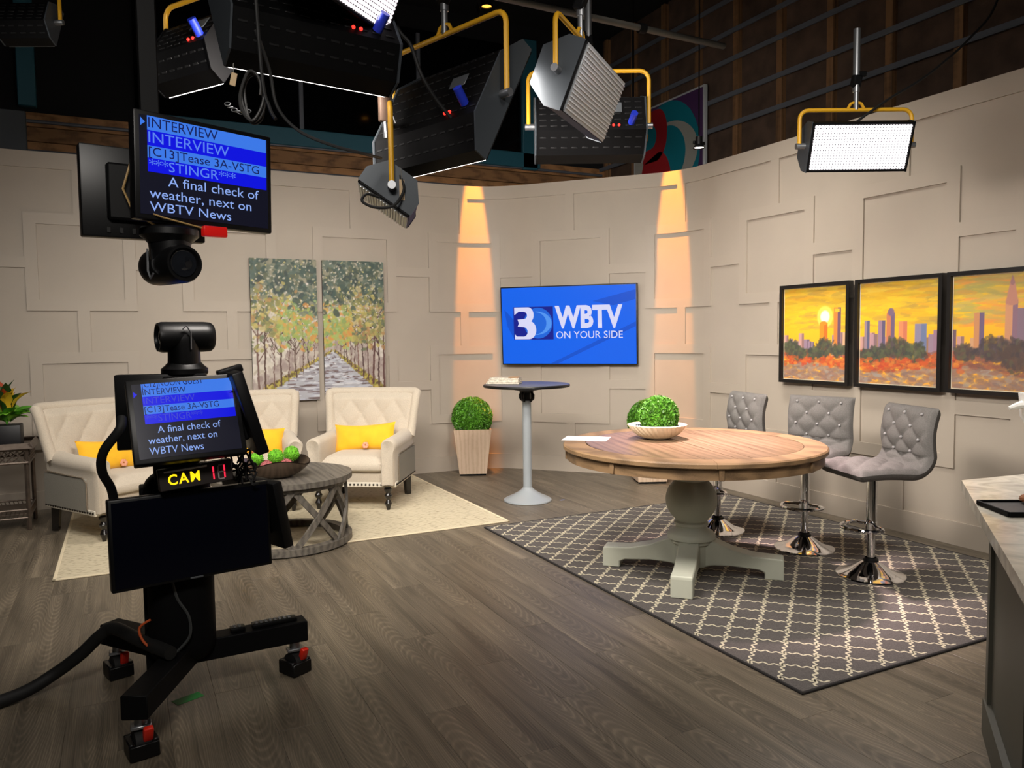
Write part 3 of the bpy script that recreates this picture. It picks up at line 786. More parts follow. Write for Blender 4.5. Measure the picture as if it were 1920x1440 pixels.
# ================================================================== bar stools
GFAB = mat('grey_fabric', (110, 107, 104), .95, noise=(200, .15), bump=(260, .4), spec=.15)
def make_stool():
    t = thing('bar_stool', '', 'stool')
    MB().lathe([(.028, .1), (.04, .09), (.07, .07), (.12, .035), (.17, .016), (.198, .008), (.2, .002), (.196, 0), (0, 0)], 48).build('base', CHROME, t)
    MB().lathe([(.034, .11), (.045, .1), (.045, .06), (.0, .06)], 24).build('base_collar', BLACK, t)
    MB().cyl((0, 0, .08), (0, 0, .40), .024, 24).build('lower_column', CHROME, t)
    MB().cyl((0, 0, .32), (0, 0, .615), .031, 24).build('upper_column', CHROME, t)
    fr = MB(); pts = []
    for k in range(21):
        a = PI*1.08*k/20+PI*.96; pts.append((.135*math.cos(a), -.03+.15*math.sin(a), .30))
    fr.tube([(.03, .02, .30), (.08, .02, .30)]+pts[::-1]+[(-.08, .02, .30), (-.03, .02, .30)], .011, 8); fr.cyl((0, 0, .27), (0, 0, .33), .037, 20)
    fr.build('footrest', CHROME, t)
    MB().rbox((0, 0, .615), (.22, .22, .02), .005, 1).build('swivel_plate', BLACKM, t)
    # one-piece tufted shell: profile from seat front to top of the back
    prof = []
    for k in range(15): prof.append((-.225+.35*k/14, .652+.010*math.sin(PI*k/14)))
    for k in range(1, 13):
        a = -PI/2+(PI/2-.12)*k/12; prof.append((.125+.11*math.cos(a), .762+.11*math.sin(a)))
    y0, z0 = prof[-1]
    for k in range(1, 23): 
        u = k/22; prof.append((y0+.028*u-.022*math.sin(PI*u), z0+.285*u))
    prof = [Vector(p) for p in prof]
    S = [0]
    for a, b in zip(prof, prof[1:]): S.append(S[-1]+(b-a).length)
    LT = S[-1]; NV = 40; W = .232; P = []; Q = []; T = .085
    def at_(s):
        s = max(0, min(LT, s)); i = max(k for k in range(len(S)-1) if S[k] <= s+1e-9); q = (s-S[i])/(S[i+1]-S[i]); p = prof[i].lerp(prof[i+1], q)
        i0, i1 = max(0, i-1), min(len(prof)-1, i+2); d = (prof[i1]-prof[i0]).normalized(); return p, Vector((-d.y, d.x))
    NU = 96
    def sh(s, v, inner):
        p, n = at_(s); e = max(0, (1-abs(v)**14))**.5*min(1, max(0.0, (s/.03)))**.5*min(1, max(0.0, ((LT-s)/.03)))**.5
        a = v*1.5+(LT-.05-s)/.144; b = v*1.5-(LT-.05-s)/.144
        d = T*.5*e
        if inner: d = e*(T*.36+.024*tuft(a, b, .45)*(1-abs(v)**4))
        q = p+n*(d if inner else -d)
        return (W*v, q.x, q.y)
    for i in range(NU+1):
        s = LT*i/NU; P.append([sh(s, -1+2*j/NV, True) for j in range(NV+1)]); Q.append([sh(s, -1+2*j/NV, False) for j in range(NV+1)])
    mb = MB().grid(P); mb.grid([r[::-1] for r in Q]); mb.build('upholstered_shell', GFAB, t, sm=60)
    bt = MB()
    for a in range(-8, 9):
        for b in range(-14, 9):
            v = (a+b)/3; s = LT-.05-(a-b)*.072
            if abs(v) < .75 and .48 < s < LT-.02:
                x, y, z = sh(s, v, True); bt.ball((x, y-.008, z), .0095, 6)
    k_ = bt.build('tuft_buttons', mat('button_grey', (150, 147, 147), .35), t); k_['kind'] = 'stuff'
    return t
s0 = make_stool()
for i, (p, d, lb) in enumerate((((4.03, 3.2, .0098), (-.96, .31), 'grey tufted bar stool with chrome base, nearest the marble counter'),
                               ((4.14, 3.82, .0098), (-.93, -.32), 'grey tufted bar stool between the other two, partly behind the table edge'),
                               ((3.96, 4.49, .0098), (-.98, .2), 'grey tufted bar stool farthest from the counter, behind the table top'))):
    c = s0 if i == 0 else copy_tree(s0)
    c.location = p; c.rotation_euler = (0, 0, face_rz(d)); c['label'] = lb; c['group'] = 'grey bar stools along the right wall'

# ================================================================== marble counter
MARB = mat('marble', (226, 216, 196), .15, noise=(3.5, .1)); 
def marble_nodes(m):
    nt = m.node_tree; b = nt.nodes['Principled BSDF']; tc = nt.nodes.new('ShaderNodeTexCoord')
    n = nt.nodes.new('ShaderNodeTexNoise'); n.inputs['Scale'].default_value = 6; n.inputs['Detail'].default_value = 10; n.inputs['Distortion'].default_value = 2.2
    r = nt.nodes.new('ShaderNodeValToRGB'); e = r.color_ramp.elements; e[0].position = .36; e[1].position = .62
    e[0].color = (*lin((196, 190, 176)), 1); e[1].color = (*lin((234, 226, 208)), 1)
    nt.links.new(tc.outputs['Object'], n.inputs['Vector']); nt.links.new(n.outputs['Fac'], r.inputs[0]); nt.links.new(r.outputs[0], b.inputs['Base Color'])
marble_nodes(MARB)
OLIVE = mat('olive_grey_cabinet', (84, 82, 72), .5)
t = thing('kitchen_island', 'olive grey island with pale marble counter at the right edge', 'counter', (2.87, 1.88, 0))
d1 = Vector((-.782, -.623)); d2 = Vector((.992, -.12)); n1 = Vector((.623, -.782)); ctop = .92
P0 = Vector((0, 0)); top = [P0, P0+d1*1.75, P0+d1*1.75+n1*.9, P0+d2*1.5+Vector((.15, -1.35)), P0+d2*1.5]
MB().plate([tuple(p) for p in top], ctop-.04, ctop).build('countertop', MARB, t, sm=20)
q0 = Vector((-.055, -.165)); e1 = d1; e2 = Vector((.9, -.44)).normalized()
def off(a, b): return q0+a
body = [q0, q0+e1*1.55, q0+e1*1.55+n1*.7, q0+e2*1.3+Vector((0, -1.0)), q0+e2*1.3]
MB().plate([tuple(p) for p in body], .0, ctop-.041).build('cabinet_body', OLIVE, t, sm=20)
# panelled face along d1: raised stiles and a base mould
m1 = Vector((-n1.x, -n1.y))
def on_face(u0, u1, z0, z1, th, nm, par):
    a = q0+e1*u0; b = q0+e1*u1
    MB().plate([tuple(a), tuple(b), tuple(b+m1*th), tuple(a+m1*th)], z0, z1).build(nm, OLIVE, par, sm=20)
on_face(-.012, .045, .12, ctop-.042, .014, 'corner_stile', t)
on_face(.7, .76, .12, ctop-.042, .014, 'stile', t); on_face(1.46, 1.55, .12, ctop-.042, .014, 'stile', t)
on_face(-.012, 1.55, .0, .13, .022, 'base_mould', t); on_face(.045, 1.46, ctop-.13, ctop-.042, .012, 'top_rail', t)
t = thing('serving_tray', 'dark square tray on the marble counter', 'tray', (2.617, 1.423, ctop), math.radians(-29.4))
MB().rbox((0, 0, .006), (.35, .18, .008), .003, 1).build('tray_base', mat('dark_slate_tray', (48, 42, 38), .5, noise=(30, .5)), t)
rm = MB()
for s in (-1, 1): rm.rbox((0, s*.09, .009), (.35, .008, .016), .002, 1); rm.rbox((s*.175, 0, .009), (.008, .18, .016), .002, 1)
rm.build('tray_rim', BLACKM, t)
COOK = mat('granola', (168, 112, 74), .85, noise=(60, .4), bump=(60, 1))
for k, (x, y, s) in enumerate(((-.02, .065, .036), (.05, .03, .036), (.0, .0, .034))):
    mb = fuzzy((0, 0, 0), s*.8, 160); mb.v = [(a, b, c*.55) for a, b, c in mb.v]
    o = mb.build('granola_cluster', COOK, None, (2.645+x, 1.425+y, ctop+.011+s*.43)); tag(o, ['brown granola cluster at the tray centre', 'brown granola cluster at the far side of the tray', 'brown granola cluster at the near side of the tray'][k], 'food', 'granola clusters on the tray')
t = thing('pitcher', 'white ceramic pitcher standing on the counter, cut by the right edge', 'pitcher', (3.235, 1.775, ctop))
MB().lathe([(0, 0), (.05, 0), (.055, .01), (.05, .06), (.056, .14), (.075, .2), (.094, .235), (.097, .3), (.1, .325), (.094, .322), (.088, .24), (0, .2)], 32).build('vessel', WHITE, t)
MB().tube([(.09, -.03, .28), (.14, -.05, .26), (.14, -.05, .2), (.075, -.02, .15)], .011, 8).build('handle', WHITE, t)
MB().tube([(-.06, .04, .285), (-.092, .06, .28), (-.122, .078, .268)], [.02, .014, .008], 8).build('spout', WHITE, t)
# ================================================================== wall television
def poly3d(pts, name, m, parent, y=0.0):      # flat polygon in XZ at depth y
    return MB().add([(x, y, z) for x, z in pts], [tuple(range(len(pts)))]).build(name, m, parent, sm=0, fix=False)
def rect(x0, z0, x1, z1): return [(x0, z0), (x1, z0), (x1, z1), (x0, z1)]
TVB = glow('tv_blue', (2, 98, 236), 1.16); TVB2 = glow('tv_blue_band', (0, 82, 212), 1.1); TVW = glow('tv_white', (222, 222, 252), 1.1)
TVL = glow('tv_light_blue', (86, 158, 255), 1.0); TVN = glow('tv_navy', (10, 26, 150), 1.0); TVM = glow('tv_mid_blue', (26, 108, 232), 1.0)
t = thing('television', 'wall television showing a blue station logo', 'television', (4.245, 7.175, 1.597))
dTV = Vector((1.044, -1.089)).normalized(); t.rotation_euler = Euler((math.radians(3.2), 0, math.atan2(dTV.y, dTV.x)))
TW, TH = 1.505, .85
MB().rbox((0, .02, 0), (TW, .05, TH), .006, 2).build('bezel', BLACK, t)
MB().rbox((0, .06, 0), (TW*.6, .05, TH*.6), .01, 1).build('rear_housing', BLACK, t)
MB().box((0, .095, 0), (.5, .05, .4)).build('wall_bracket', BLACKM, t)
MB().box((0, -.0055, 0), (TW-.025, .002, TH-.025)).build('screen', TVB, t)
Y1 = -.0072
poly3d([(-.19, -.41), (-.11, -.41), (.737, -.02), (.737, .03)], 'screen_graphic', TVB2, t, Y1)
poly3d([(.28, .25), (.737, .36), (.737, .26), (.5, .2)], 'screen_graphic', TVB2, t, Y1)
poly3d([(-.71, .18), (-.58, .04), (-.6, -.15), (-.68, .0)], 'screen_graphic', TVB2, t, Y1)
# logo tile: white 3 and an eye on blue
lg0, lg1, lz0, lz1 = -.605, -.155, -.15, .205
poly3d(rect(lg0, lz0, lg1, lz1), 'logo_tile', TVN, t, Y1-.0004)
def arc(cx, cz, rx, rz, a0, a1, n=20): return [(cx+rx*math.cos(math.radians(a0+(a1-a0)*i/n)), cz+rz*math.sin(math.radians(a0+(a1-a0)*i/n))) for i in range(n+1)]
def three(x0, z0, w, h):
    """outline of a bold geometric 3 inside a box; two shapes (upper bowl, lower bowl)"""
    f = lambda u, v: (x0+u*w, z0+v*h)
    up = [f(0, 1), f(.55, 1)]+[f(.62+.26*math.cos(math.radians(a)), .76+.24*math.sin(math.radians(a))) for a in range(90, -80, -10)]+[f(.62, .5), f(.2, .5), f(.14, .62)]+[f(.42+.16*math.cos(math.radians(a)), .75+.115*math.sin(math.radians(a))) for a in range(-90, 91, 15)]+[f(.2, .87), f(0, .76)]
    lo = [f(0, 0), f(.55, 0)]+[f(.64+.34*math.cos(math.radians(a)), .29+.29*math.sin(math.radians(a))) for a in range(-90, 100, 10)]+[f(.2, .5), f(.14, .4), f(.2, .4)]+[f(.4+.19*math.cos(math.radians(a)), .235+.15*math.sin(math.radians(a))) for a in range(80, -91, -15)]+[f(.1, .09), f(0, .16)]
    return up, lo
lw, lh = lg1-lg0, lz1-lz0
poly3d(arc(lg0+.62*lw, lz0+.5*lh, .36*lw, .47*lh, 0, 360, 36)[:-1], 'logo_disc', TVM, t, Y1-.0008)
poly3d(arc(lg0+.56*lw, lz0+.5*lh, .40*lw, .36*lh, 90, -90, 20), 'logo_eye', TVL, t, Y1-.0012)
poly3d(arc(lg0+.54*lw, lz0+.5*lh, .29*lw, .34*lh, 90, -90, 20), 'logo_pupil', TVM, t, Y1-.0016)
for p in three(lg0+.01, lz0+.004, .56*lw, lh-.008): poly3d(p, 'logo_numeral', TVW, t, Y1-.0022)
lettering('WBTV', .3, TVW, t, (-.135, Y1-.002, -.035), bold=.012, width=.735, name='wordmark')
for o in [c for c in t.children if c.name.startswith('wordmark')]:
    zs = [v.co.z for v in o.data.vertices]; k = .245/(max(zs)-min(zs))
    for v in o.data.vertices: v.co.z = (v.co.z-min(zs))*k
lettering('ON YOUR SIDE', .11, TVW, t, (-.125, Y1-.002, -.14), width=.725, name='tagline')

# ================================================================== painted canvases
def srgb2lin(a): a = np.clip(a, 0, 255)/255.; return np.where(a <= .04045, a/12.92, ((a+.055)/1.055)**2.4)
class Paint:
    def __init__(s, nx, ny, W, H): s.nx, s.ny, s.W, s.H = nx, ny, W, H; s.a = np.zeros((ny, nx, 3)); s.X, s.Z = np.meshgrid(np.linspace(0, W, nx), np.linspace(0, H, ny))
    def mix(s, m, c): m = np.clip(m, 0, 1)[..., None]; s.a = s.a*(1-m)+np.array(c, float)*m
    def dab(s, x, z, rx, rz, c, ang=0, al=1.0):
        R = max(rx, rz)*1.3
        j0, j1 = max(0, int((x-R)/s.W*(s.nx-1))), min(s.nx, int((x+R)/s.W*(s.nx-1))+2)
        i0, i1 = max(0, int((z-R)/s.H*(s.ny-1))), min(s.ny, int((z+R)/s.H*(s.ny-1))+2)
        if j1 <= j0 or i1 <= i0: return
        dx = s.X[i0:i1, j0:j1]-x; dz = s.Z[i0:i1, j0:j1]-z; ca, sa = math.cos(ang), math.sin(ang)
        u = (dx*ca+dz*sa)/rx; v = (-dx*sa+dz*ca)/rz
        m = np.clip((1-(u*u+v*v))*2.5, 0, al)[..., None]; s.a[i0:i1, j0:j1] = s.a[i0:i1, j0:j1]*(1-m)+np.array(c, float)*m
    def line(s, x0, z0, x1, z1, w0, w1, c, n=26, wob=.0, rg=None):
        for i in range(n):
            u = i/(n-1); x = x0+(x1-x0)*u+(rg.uniform(-wob, wob) if rg else 0); w = w0+(w1-w0)*u
            s.dab(x, z0+(z1-z0)*u, w, abs(z1-z0)/n*1.1+w*.6, c)
    def box(s, x0, z0, x1, z1, c, al=1): s.mix(((s.X >= x0) & (s.X <= x1) & (s.Z >= z0) & (s.Z <= z1))*al, c)
    def tomesh(s, x0, x1, m, name):     # columns x0..x1 (metres) become a grid mesh centred on its own middle, facing -Y
        j0, j1 = int(round(x0/s.W*(s.nx-1))), int(round(x1/s.W*(s.nx-1)))+1
        nx, ny = j1-j0, s.ny; w = x1-x0
        xs, zs = np.meshgrid(np.linspace(-w/2, w/2, nx), np.linspace(-s.H/2, s.H/2, ny))
        co = np.stack([xs, np.zeros_like(xs), zs], -1).reshape(-1, 3)
        idx = np.arange(nx*ny).reshape(ny, nx); q = np.stack([idx[:-1, :-1], idx[:-1, 1:], idx[1:, 1:], idx[1:, :-1]], -1).reshape(-1, 4)
        me = bpy.data.meshes.new(name); me.vertices.add(nx*ny); me.vertices.foreach_set('co', co.ravel())
        me.loops.add(q.size); me.loops.foreach_set('vertex_index', q.ravel().astype(np.int32))
        me.polygons.add(len(q)); me.polygons.foreach_set('loop_start', np.arange(0, q.size, 4, dtype=np.int32))
        me.update(calc_edges=True)
        ca = me.color_attributes.new('paint', 'FLOAT_COLOR', 'POINT')
        col = np.ones((nx*ny, 4), np.float32); col[:, :3] = srgb2lin(s.a[:, j0:j1]).reshape(-1, 3); ca.data.foreach_set('color', col.ravel())
        me.materials.append(m); return me
CANV = painted('oil_paint', .55)
g = random.Random(11)
PW_, PH_ = 1.345, 1.41
F = Paint(230, 245, PW_, PH_)
F.a[:] = (196, 188, 176)
vx, vz = .80, .50          # vanishing point of the avenue
for k in range(900):
    z = g.uniform(.2, PH_)
    F.dab(g.uniform(0, PW_), z, g.uniform(.015, .05), g.uniform(.012, .04), g.choice([(204, 198, 184), (186, 180, 168), (212, 204, 196), (168, 158, 150), (178, 168, 150)]), g.uniform(0, 3), .8)
for k in range(500):     # misty ground behind the trunks
    x = g.uniform(0, PW_); d = abs(x-vx); F.dab(x, vz-d*.75+g.uniform(.0, .3), g.uniform(.01, .04), g.uniform(.02, .06), g.choice([(176, 164, 154), (158, 142, 136), (188, 178, 166), (142, 124, 120)]), 0, .6)
road = (F.Z < vz) & (F.X > vx-(vz-F.Z)*1.62) & (F.X < vx+(vz-F.Z)*1.12)
F.mix(road*1., (172, 172, 178))
for k in range(520):
    z = g.uniform(0, vz-.02); sp = (vz-z); x = g.uniform(vx-sp*1.55, vx+sp*1.05)
    F.dab(x, z, g.uniform(.02, .12)*sp*1.8+.008, g.uniform(.004, .011), g.choice([(200, 202, 208), (150, 146, 152), (112, 92, 92), (184, 188, 198), (138, 132, 142), (216, 216, 218), (100, 82, 80), (176, 178, 188)]), 0, .85)
for sgn, k1 in ((-1, 1.62), (1, 1.12)):      # grassy verges
    for k in range(420):
        u = g.random()**.8; z = vz*(1-u); x = vx+sgn*(vz-z)*k1+g.uniform(-.02, .05)*(.3+u)*sgn
        F.dab(x, z+g.uniform(0, .05)*u, .010+.012*u, .007+.012*u, g.choice([(172, 160, 72), (142, 136, 56), (190, 172, 92), (108, 92, 52), (92, 74, 50), (150, 128, 70)]), g.uniform(0, 3), .9)
def tree(x, zb, top, w_, c):
    pts = 40; xx = x
    for i in range(pts):
        u = i/(pts-1); xx += g.uniform(-.004, .004); F.dab(xx, zb+(top-zb)*u, w_*(1-.55*u), (top-zb)/pts*1.3, c)
    for q in range(7):
        u = g.uniform(.35, .95); z0 = zb+(top-zb)*u; sg = g.choice((-1, 1)); F.line(x, z0, x+sg*g.uniform(.04, .13), z0+g.uniform(.06, .2), w_*.45, w_*.15, c, 18)
for x, zb, top, w_ in ((.06, .1, .95, .012), (.12, .12, 1.0, .010), (.2, .14, .8, .006), (.27, .17, 1.02, .011), (.34, .2, .72, .006), (.42, .24, .78, .008), (.49, .28, .72, .005), (.55, .32, .7, .005), (.6, .36, .66, .004), (.66, .4, .64, .003)):
    tree(x, zb, top, w_, g.choice([(84, 62, 54), (100, 76, 68), (72, 56, 52), (112, 86, 78)]))
for x, zb, top, w_ in ((1.33, .1, 1.1, .012), (1.27, .13, 1.0, .010), (1.21, .16, 1.12, .013), (1.16, .2, .9, .007), (1.11, .24, .95, .008), (1.06, .28, .85, .006), (1.02, .32, .82, .006), (.98, .35, .78, .005), (.94, .38, .74, .005), (.91, .41, .7, .004), (.88, .43, .66, .003)):
    tree(x, zb, top, w_, g.choice([(92, 60, 56), (78, 52, 50), (104, 72, 66), (66, 48, 46), (118, 84, 74)]))
F.line(1.2, .72, .86, .98, .008, .004, (70, 48, 42), 50); F.line(1.21, .74, 1.33, .98, .008, .004, (78, 52, 46), 40)
for k in range(2600):
    x = g.uniform(-.02, PW_+.02); z = g.uniform(.5, PH_+.02); d = abs(x-vx); lowz = .54+.24*min(1, d*1.0)
    if z < lowz and g.random() > .2: continue
    hi = 1.0+.1*math.sin(x*6.5+.6)+.08*g.gauss(0, 1)
    if z > hi: c = g.choice([(66, 86, 78), (84, 102, 94), (54, 68, 66), (104, 116, 104), (70, 84, 74), (92, 98, 76), (120, 126, 108), (150, 146, 124), (60, 78, 70)])
    elif .26 < x < 1.0 and z < 1.0: c = g.choice([(142, 164, 84), (164, 178, 92), (126, 156, 94), (196, 156, 74), (182, 168, 82), (154, 178, 116), (204, 140, 72), (150, 160, 90)])
    else: c = g.choice([(166, 158, 88), (140, 138, 78), (112, 120, 82), (186, 172, 100), (94, 104, 80), (188, 174, 126), (168, 130, 82), (128, 128, 76)])
    r = g.uniform(.014, .036)*(1.5 if z > hi else 1.1); F.dab(x, z, r, r*g.uniform(.4, .8), c, g.uniform(0, 3), .8)
for k in range(330):
    F.dab(g.uniform(0, PW_), g.uniform(.8, PH_), g.uniform(.006, .018), g.uniform(.005, .011), g.choice([(206, 198, 180), (188, 182, 164), (196, 186, 124), (176, 172, 150)]), g.uniform(0, 3), .85)
for nm, x0, x1, px, lb in (('canvas_painting', 0, .645, 1.4375, 'left half of the tree lined path painting, unframed canvas'), ('canvas_painting', .705, 1.345, 2.137, 'right half of the tree lined path painting, unframed canvas')):
    t = thing(nm, lb, 'painting', (px, 7.925, 1.573), 0, 'two piece path painting')
    MB().rbox((0, .018, 0), (x1-x0, .032, PH_), .003, 1).build('stretched_canvas', mat('canvas_edge', (52, 46, 44), .8), t)
    me = F.tomesh(x0, x1, CANV, 'painted_face'); o = bpy.data.objects.new('painted_face', me); COL.objects.link(o); o.parent = t; o.location = (0, .0005, 0)

# skyline triptych
g = random.Random(23)
SW, SH = 2.26, .80
S = Paint(420, 150, SW, SH)
zz = S.Z/SH; xx = S.X/SW
for ch, (a, b, c) in enumerate(((214, 250, 236), (150, 196, 178), (62, 26, 40))):
    S.a[..., ch] = np.interp(zz, [0, .45, .7, 1], [(236, 226, 120)[ch]*0+[238, 168, 60][ch], [242, 180, 40][ch], [240, 192, 36][ch], [190, 160, 66][ch]])
for k in range(420):
    x = g.uniform(0, SW); z = g.uniform(.45, .8)
    c = g.choice([(232, 182, 40), (238, 196, 44), (206, 164, 56), (240, 170, 44), (186, 150, 70)]) if x < 1.5 else g.choice([(226, 162, 76), (206, 176, 96), (176, 168, 96), (236, 148, 70), (186, 160, 92)])
    if z > .66: c = tuple(int(v*.88) for v in c)
    S.dab(x, z, g.uniform(.06, .16), g.uniform(.008, .022), c, g.uniform(-.15, .15), .5)
S.dab(.50, .545, .1, .1, (252, 226, 110), 0, .7); S.dab(.5, .545, .06, .06, (255, 246, 214), 0, 1)
def bld(x, w_, h, c, c2=None):
    S.box(x, .2, x+w_, h, c); S.box(x+w_*.55, .2, x+w_, h, c2 or tuple(int(v*.75) for v in c))
for k in range(54):
    x = g.uniform(0, SW); bld(x, g.uniform(.03, .08), g.uniform(.31, .41), g.choice([(196, 150, 142), (178, 140, 146), (206, 158, 120), (152, 128, 146), (214, 170, 132)]))
bld(.44, .09, .49, (232, 140, 40), (206, 110, 40)); S.dab(.485, .49, .045, .02, (232, 140, 40))
bld(.60, .08, .62, (216, 130, 60), (110, 80, 96)); S.box(.612, .585, .668, .608, (236, 180, 50))
bld(.80, .055, .5, (150, 128, 140), (92, 92, 120)); bld(.94, .07, .5, (150, 122, 140), (96, 86, 116)); bld(1.02, .085, .56, (196, 120, 84), (110, 92, 120)); S.dab(1.065, .565, .035, .035, (120, 98, 122))
bld(1.14, .08, .49, (222, 140, 96), (204, 118, 90)); bld(1.29, .11, .47, (140, 132, 156), (110, 122, 156)); bld(1.46, .08, .42, (152, 120, 140))
bld(1.68, .08, .54, (200, 140, 96), (110, 92, 122)); bld(1.92, .09, .62, (206, 148, 110), (140, 108, 124))
for k in range(16): u = k/15; S.dab(1.965, .60+.17*u, .047*(1-u)**.7+.004, .02, (186, 130, 112) if k < 12 else (150, 108, 110))
bld(2.01, .1, .56, (134, 112, 128), (104, 96, 124)); bld(2.11, .045, .49, (74, 96, 140)); bld(2.16, .1, .64, (206, 150, 118), (150, 112, 120))
for k in range(1500):     # low scrub: tan ground, red and orange band above it
    x = g.uniform(-.02, SW+.02); z = g.uniform(0, .26); right = x > 1.6
    if z > .12+.03*math.sin(x*5): c = g.choice([(190, 76, 44), (200, 98, 46), (164, 64, 50), (182, 92, 60), (150, 74, 56), (132, 84, 62), (206, 116, 52)]) if not right else g.choice([(132, 84, 72), (116, 86, 80), (148, 90, 70), (104, 80, 78), (160, 96, 70)])
    else: c = g.choice([(148, 122, 108), (160, 138, 124), (140, 108, 94), (126, 104, 100), (164, 122, 102), (152, 112, 92), (156, 146, 138)])
    S.dab(x, z, g.uniform(.02, .055), g.uniform(.008, .018), c, g.uniform(-.3, .3), .55)
for cx, cz, r in ((.08, .30, .1), (.2, .25, .09), (.50, .30, .12), (.66, .28, .08), (.38, .25, .08), (1.12, .30, .15), (1.3, .27, .12), (.95, .25, .11), (.82, .24, .08), (1.86, .30, .17), (2.05, .25, .19), (1.62, .28, .09), (2.2, .24, .12)):
    right = cx > 1.5
    base = [(72, 76, 60), (84, 88, 64), (62, 66, 64), (92, 98, 70), (78, 70, 64)] if not right else [(84, 68, 62), (74, 64, 66), (96, 78, 68), (70, 62, 68), (90, 90, 68)]
    S.dab(cx, cz-.02, r*.9, r*.55, g.choice(base), 0, .75)
    for k in range(70):
        a = g.uniform(0, 6.28); q = r*math.sqrt(g.random())
        S.dab(cx+q*math.cos(a), cz+q*.6*math.sin(a)-.02, g.uniform(.014, .034), g.uniform(.010, .02), g.choice(base), g.uniform(0, 3), .6)
for k in range(120):
    x = g.uniform(0, 1.6); S.dab(x, g.uniform(.12, .2), g.uniform(.015, .04), g.uniform(.01, .02), g.choice([(204, 92, 44), (190, 70, 44), (214, 130, 56)]), 0, .6)
FR = mat('black_frame', (18, 16, 16), .35)
fw_, fh = .715, .825
for i, (yc, xs0, lb) in enumerate(((4.615, 0, 'framed sunset skyline painting, leftmost of three, with the sun behind a tower'), (3.845, .755, 'framed sunset skyline painting in the middle of three'), (3.095, 1.51, 'framed skyline painting with the tall pointed tower, nearest the counter'))):
    t = thing('framed_painting', lb, 'painting', (5.075, yc, 1.48), -PI/2, 'skyline triptych')
    t.rotation_euler = Euler((0, 0, -PI/2))
    fm = .028
    for (a, b, c, d) in ((-fw_/2, -fh/2, fw_/2, -fh/2+fm), (-fw_/2, fh/2-fm, fw_/2, fh/2), (-fw_/2, -fh/2+fm, -fw_/2+fm, fh/2-fm), (fw_/2-fm, -fh/2+fm, fw_/2, fh/2-fm)):
        MB().span((a, -.016, b), (c, .036, d)).build('frame_rail', FR, t, sm=20)
    MB().box((0, .022, 0), (fw_-.05, .02, fh-.05)).build('canvas_board', mat('canvas_white', (226, 214, 188), .7) if i == 0 else bpy.data.materials['canvas_white'], t)
    me = S.tomesh(xs0, xs0+.75, CANV, 'painted_face')
    o = bpy.data.objects.new('painted_face', me); COL.objects.link(o); o.parent = t; o.location = (0, .010, 0); o.scale = ((fw_-2*fm-.012)/.75, 1, (fh-2*fm-.012)/SH)
def cat(pts, n=8):
    P = [Vector(p) for p in pts]; P = [P[0]]+P+[P[-1]]; out = []
    for i in range(1, len(P)-2):
        for k in range(n):
            u = k/n; a, b, c, d = P[i-1], P[i], P[i+1], P[i+2]
            out.append(.5*((2*b)+(c-a)*u+(2*a-5*b+4*c-d)*u*u+(3*b-a-3*c+d)*u**3))
    out.append(P[-2]); return out
# ================================================================== prompter gear
SCR_DK = glow('prompt_dark', (10, 12, 34), .8); SCR_LB = glow('prompt_light_blue', (62, 128, 246), 1.0); SCR_B = glow('prompt_blue', (0, 10, 236), 1.0)
TX_DK = glow('prompt_text_dark', (14, 26, 92), .9); TX_LT = glow('prompt_text_light', (150, 182, 255), 1.0); TX_BL = glow('prompt_text_blue', (96, 140, 255), 1.0); TX_DIM = glow('prompt_text_dim', (60, 70, 220), 1.0)
LCD_OFF = mat('lcd_off', (5, 7, 18), .18, spec=.4)
def monitor(parent, W, H, screen, nm='monitor', bez=.018, depth=.045):
    """flat monitor, part of a rig; local origin at the centre of the front, facing -Y; returns the housing"""
    h = MB().rbox((0, depth/2, 0), (W, depth, H), .006, 2); h.rbox((0, depth+.012, 0), (W*.62, .03, H*.62), .008, 1)
    h = h.build(nm, BLACK, parent)
    s = MB().box((0, -.0008, .0), (W-2*bez, .0016, H-2*bez)).build('screen', screen, h)
    return h
def prompt_text(h, W, H, bez, rows, xm):
    """rows: (z0, z1, band material or None, text, text material, indent, width fraction) in screen fractions"""
    w, hh = W-2*bez, H-2*bez
    for (z0, z1, band, tx, tm, ind, wf) in rows:
        if band: MB().add([(-w/2+xm*w, -.0022, -hh/2+z0*hh), (w/2-.012*w, -.0022, -hh/2+z0*hh), (w/2-.012*w, -.0022, -hh/2+z1*hh), (-w/2+xm*w, -.0022, -hh/2+z1*hh)], [(0, 1, 2, 3)]).build('text_band', band, h, sm=0, fix=False)
        if tx:
            o = lettering(tx, (z1-z0)*hh*1.02, tm, h, (-w/2+(xm+.008+ind)*w, -.0034, -hh/2+(z0+(z1-z0)*.2)*hh), width=wf*w)
def pointer(h, W, H, bez, x, z, s, m):
    w, hh = W-2*bez, H-2*bez
    MB().add([(-w/2+x*w, -.0024, -hh/2+z*hh-s), (-w/2+x*w, -.0024, -hh/2+z*hh+s), (-w/2+x*w+s*1.1, -.0024, -hh/2+z*hh)], [(0, 1, 2)]).build('cue_arrow', m, h, sm=0, fix=False)
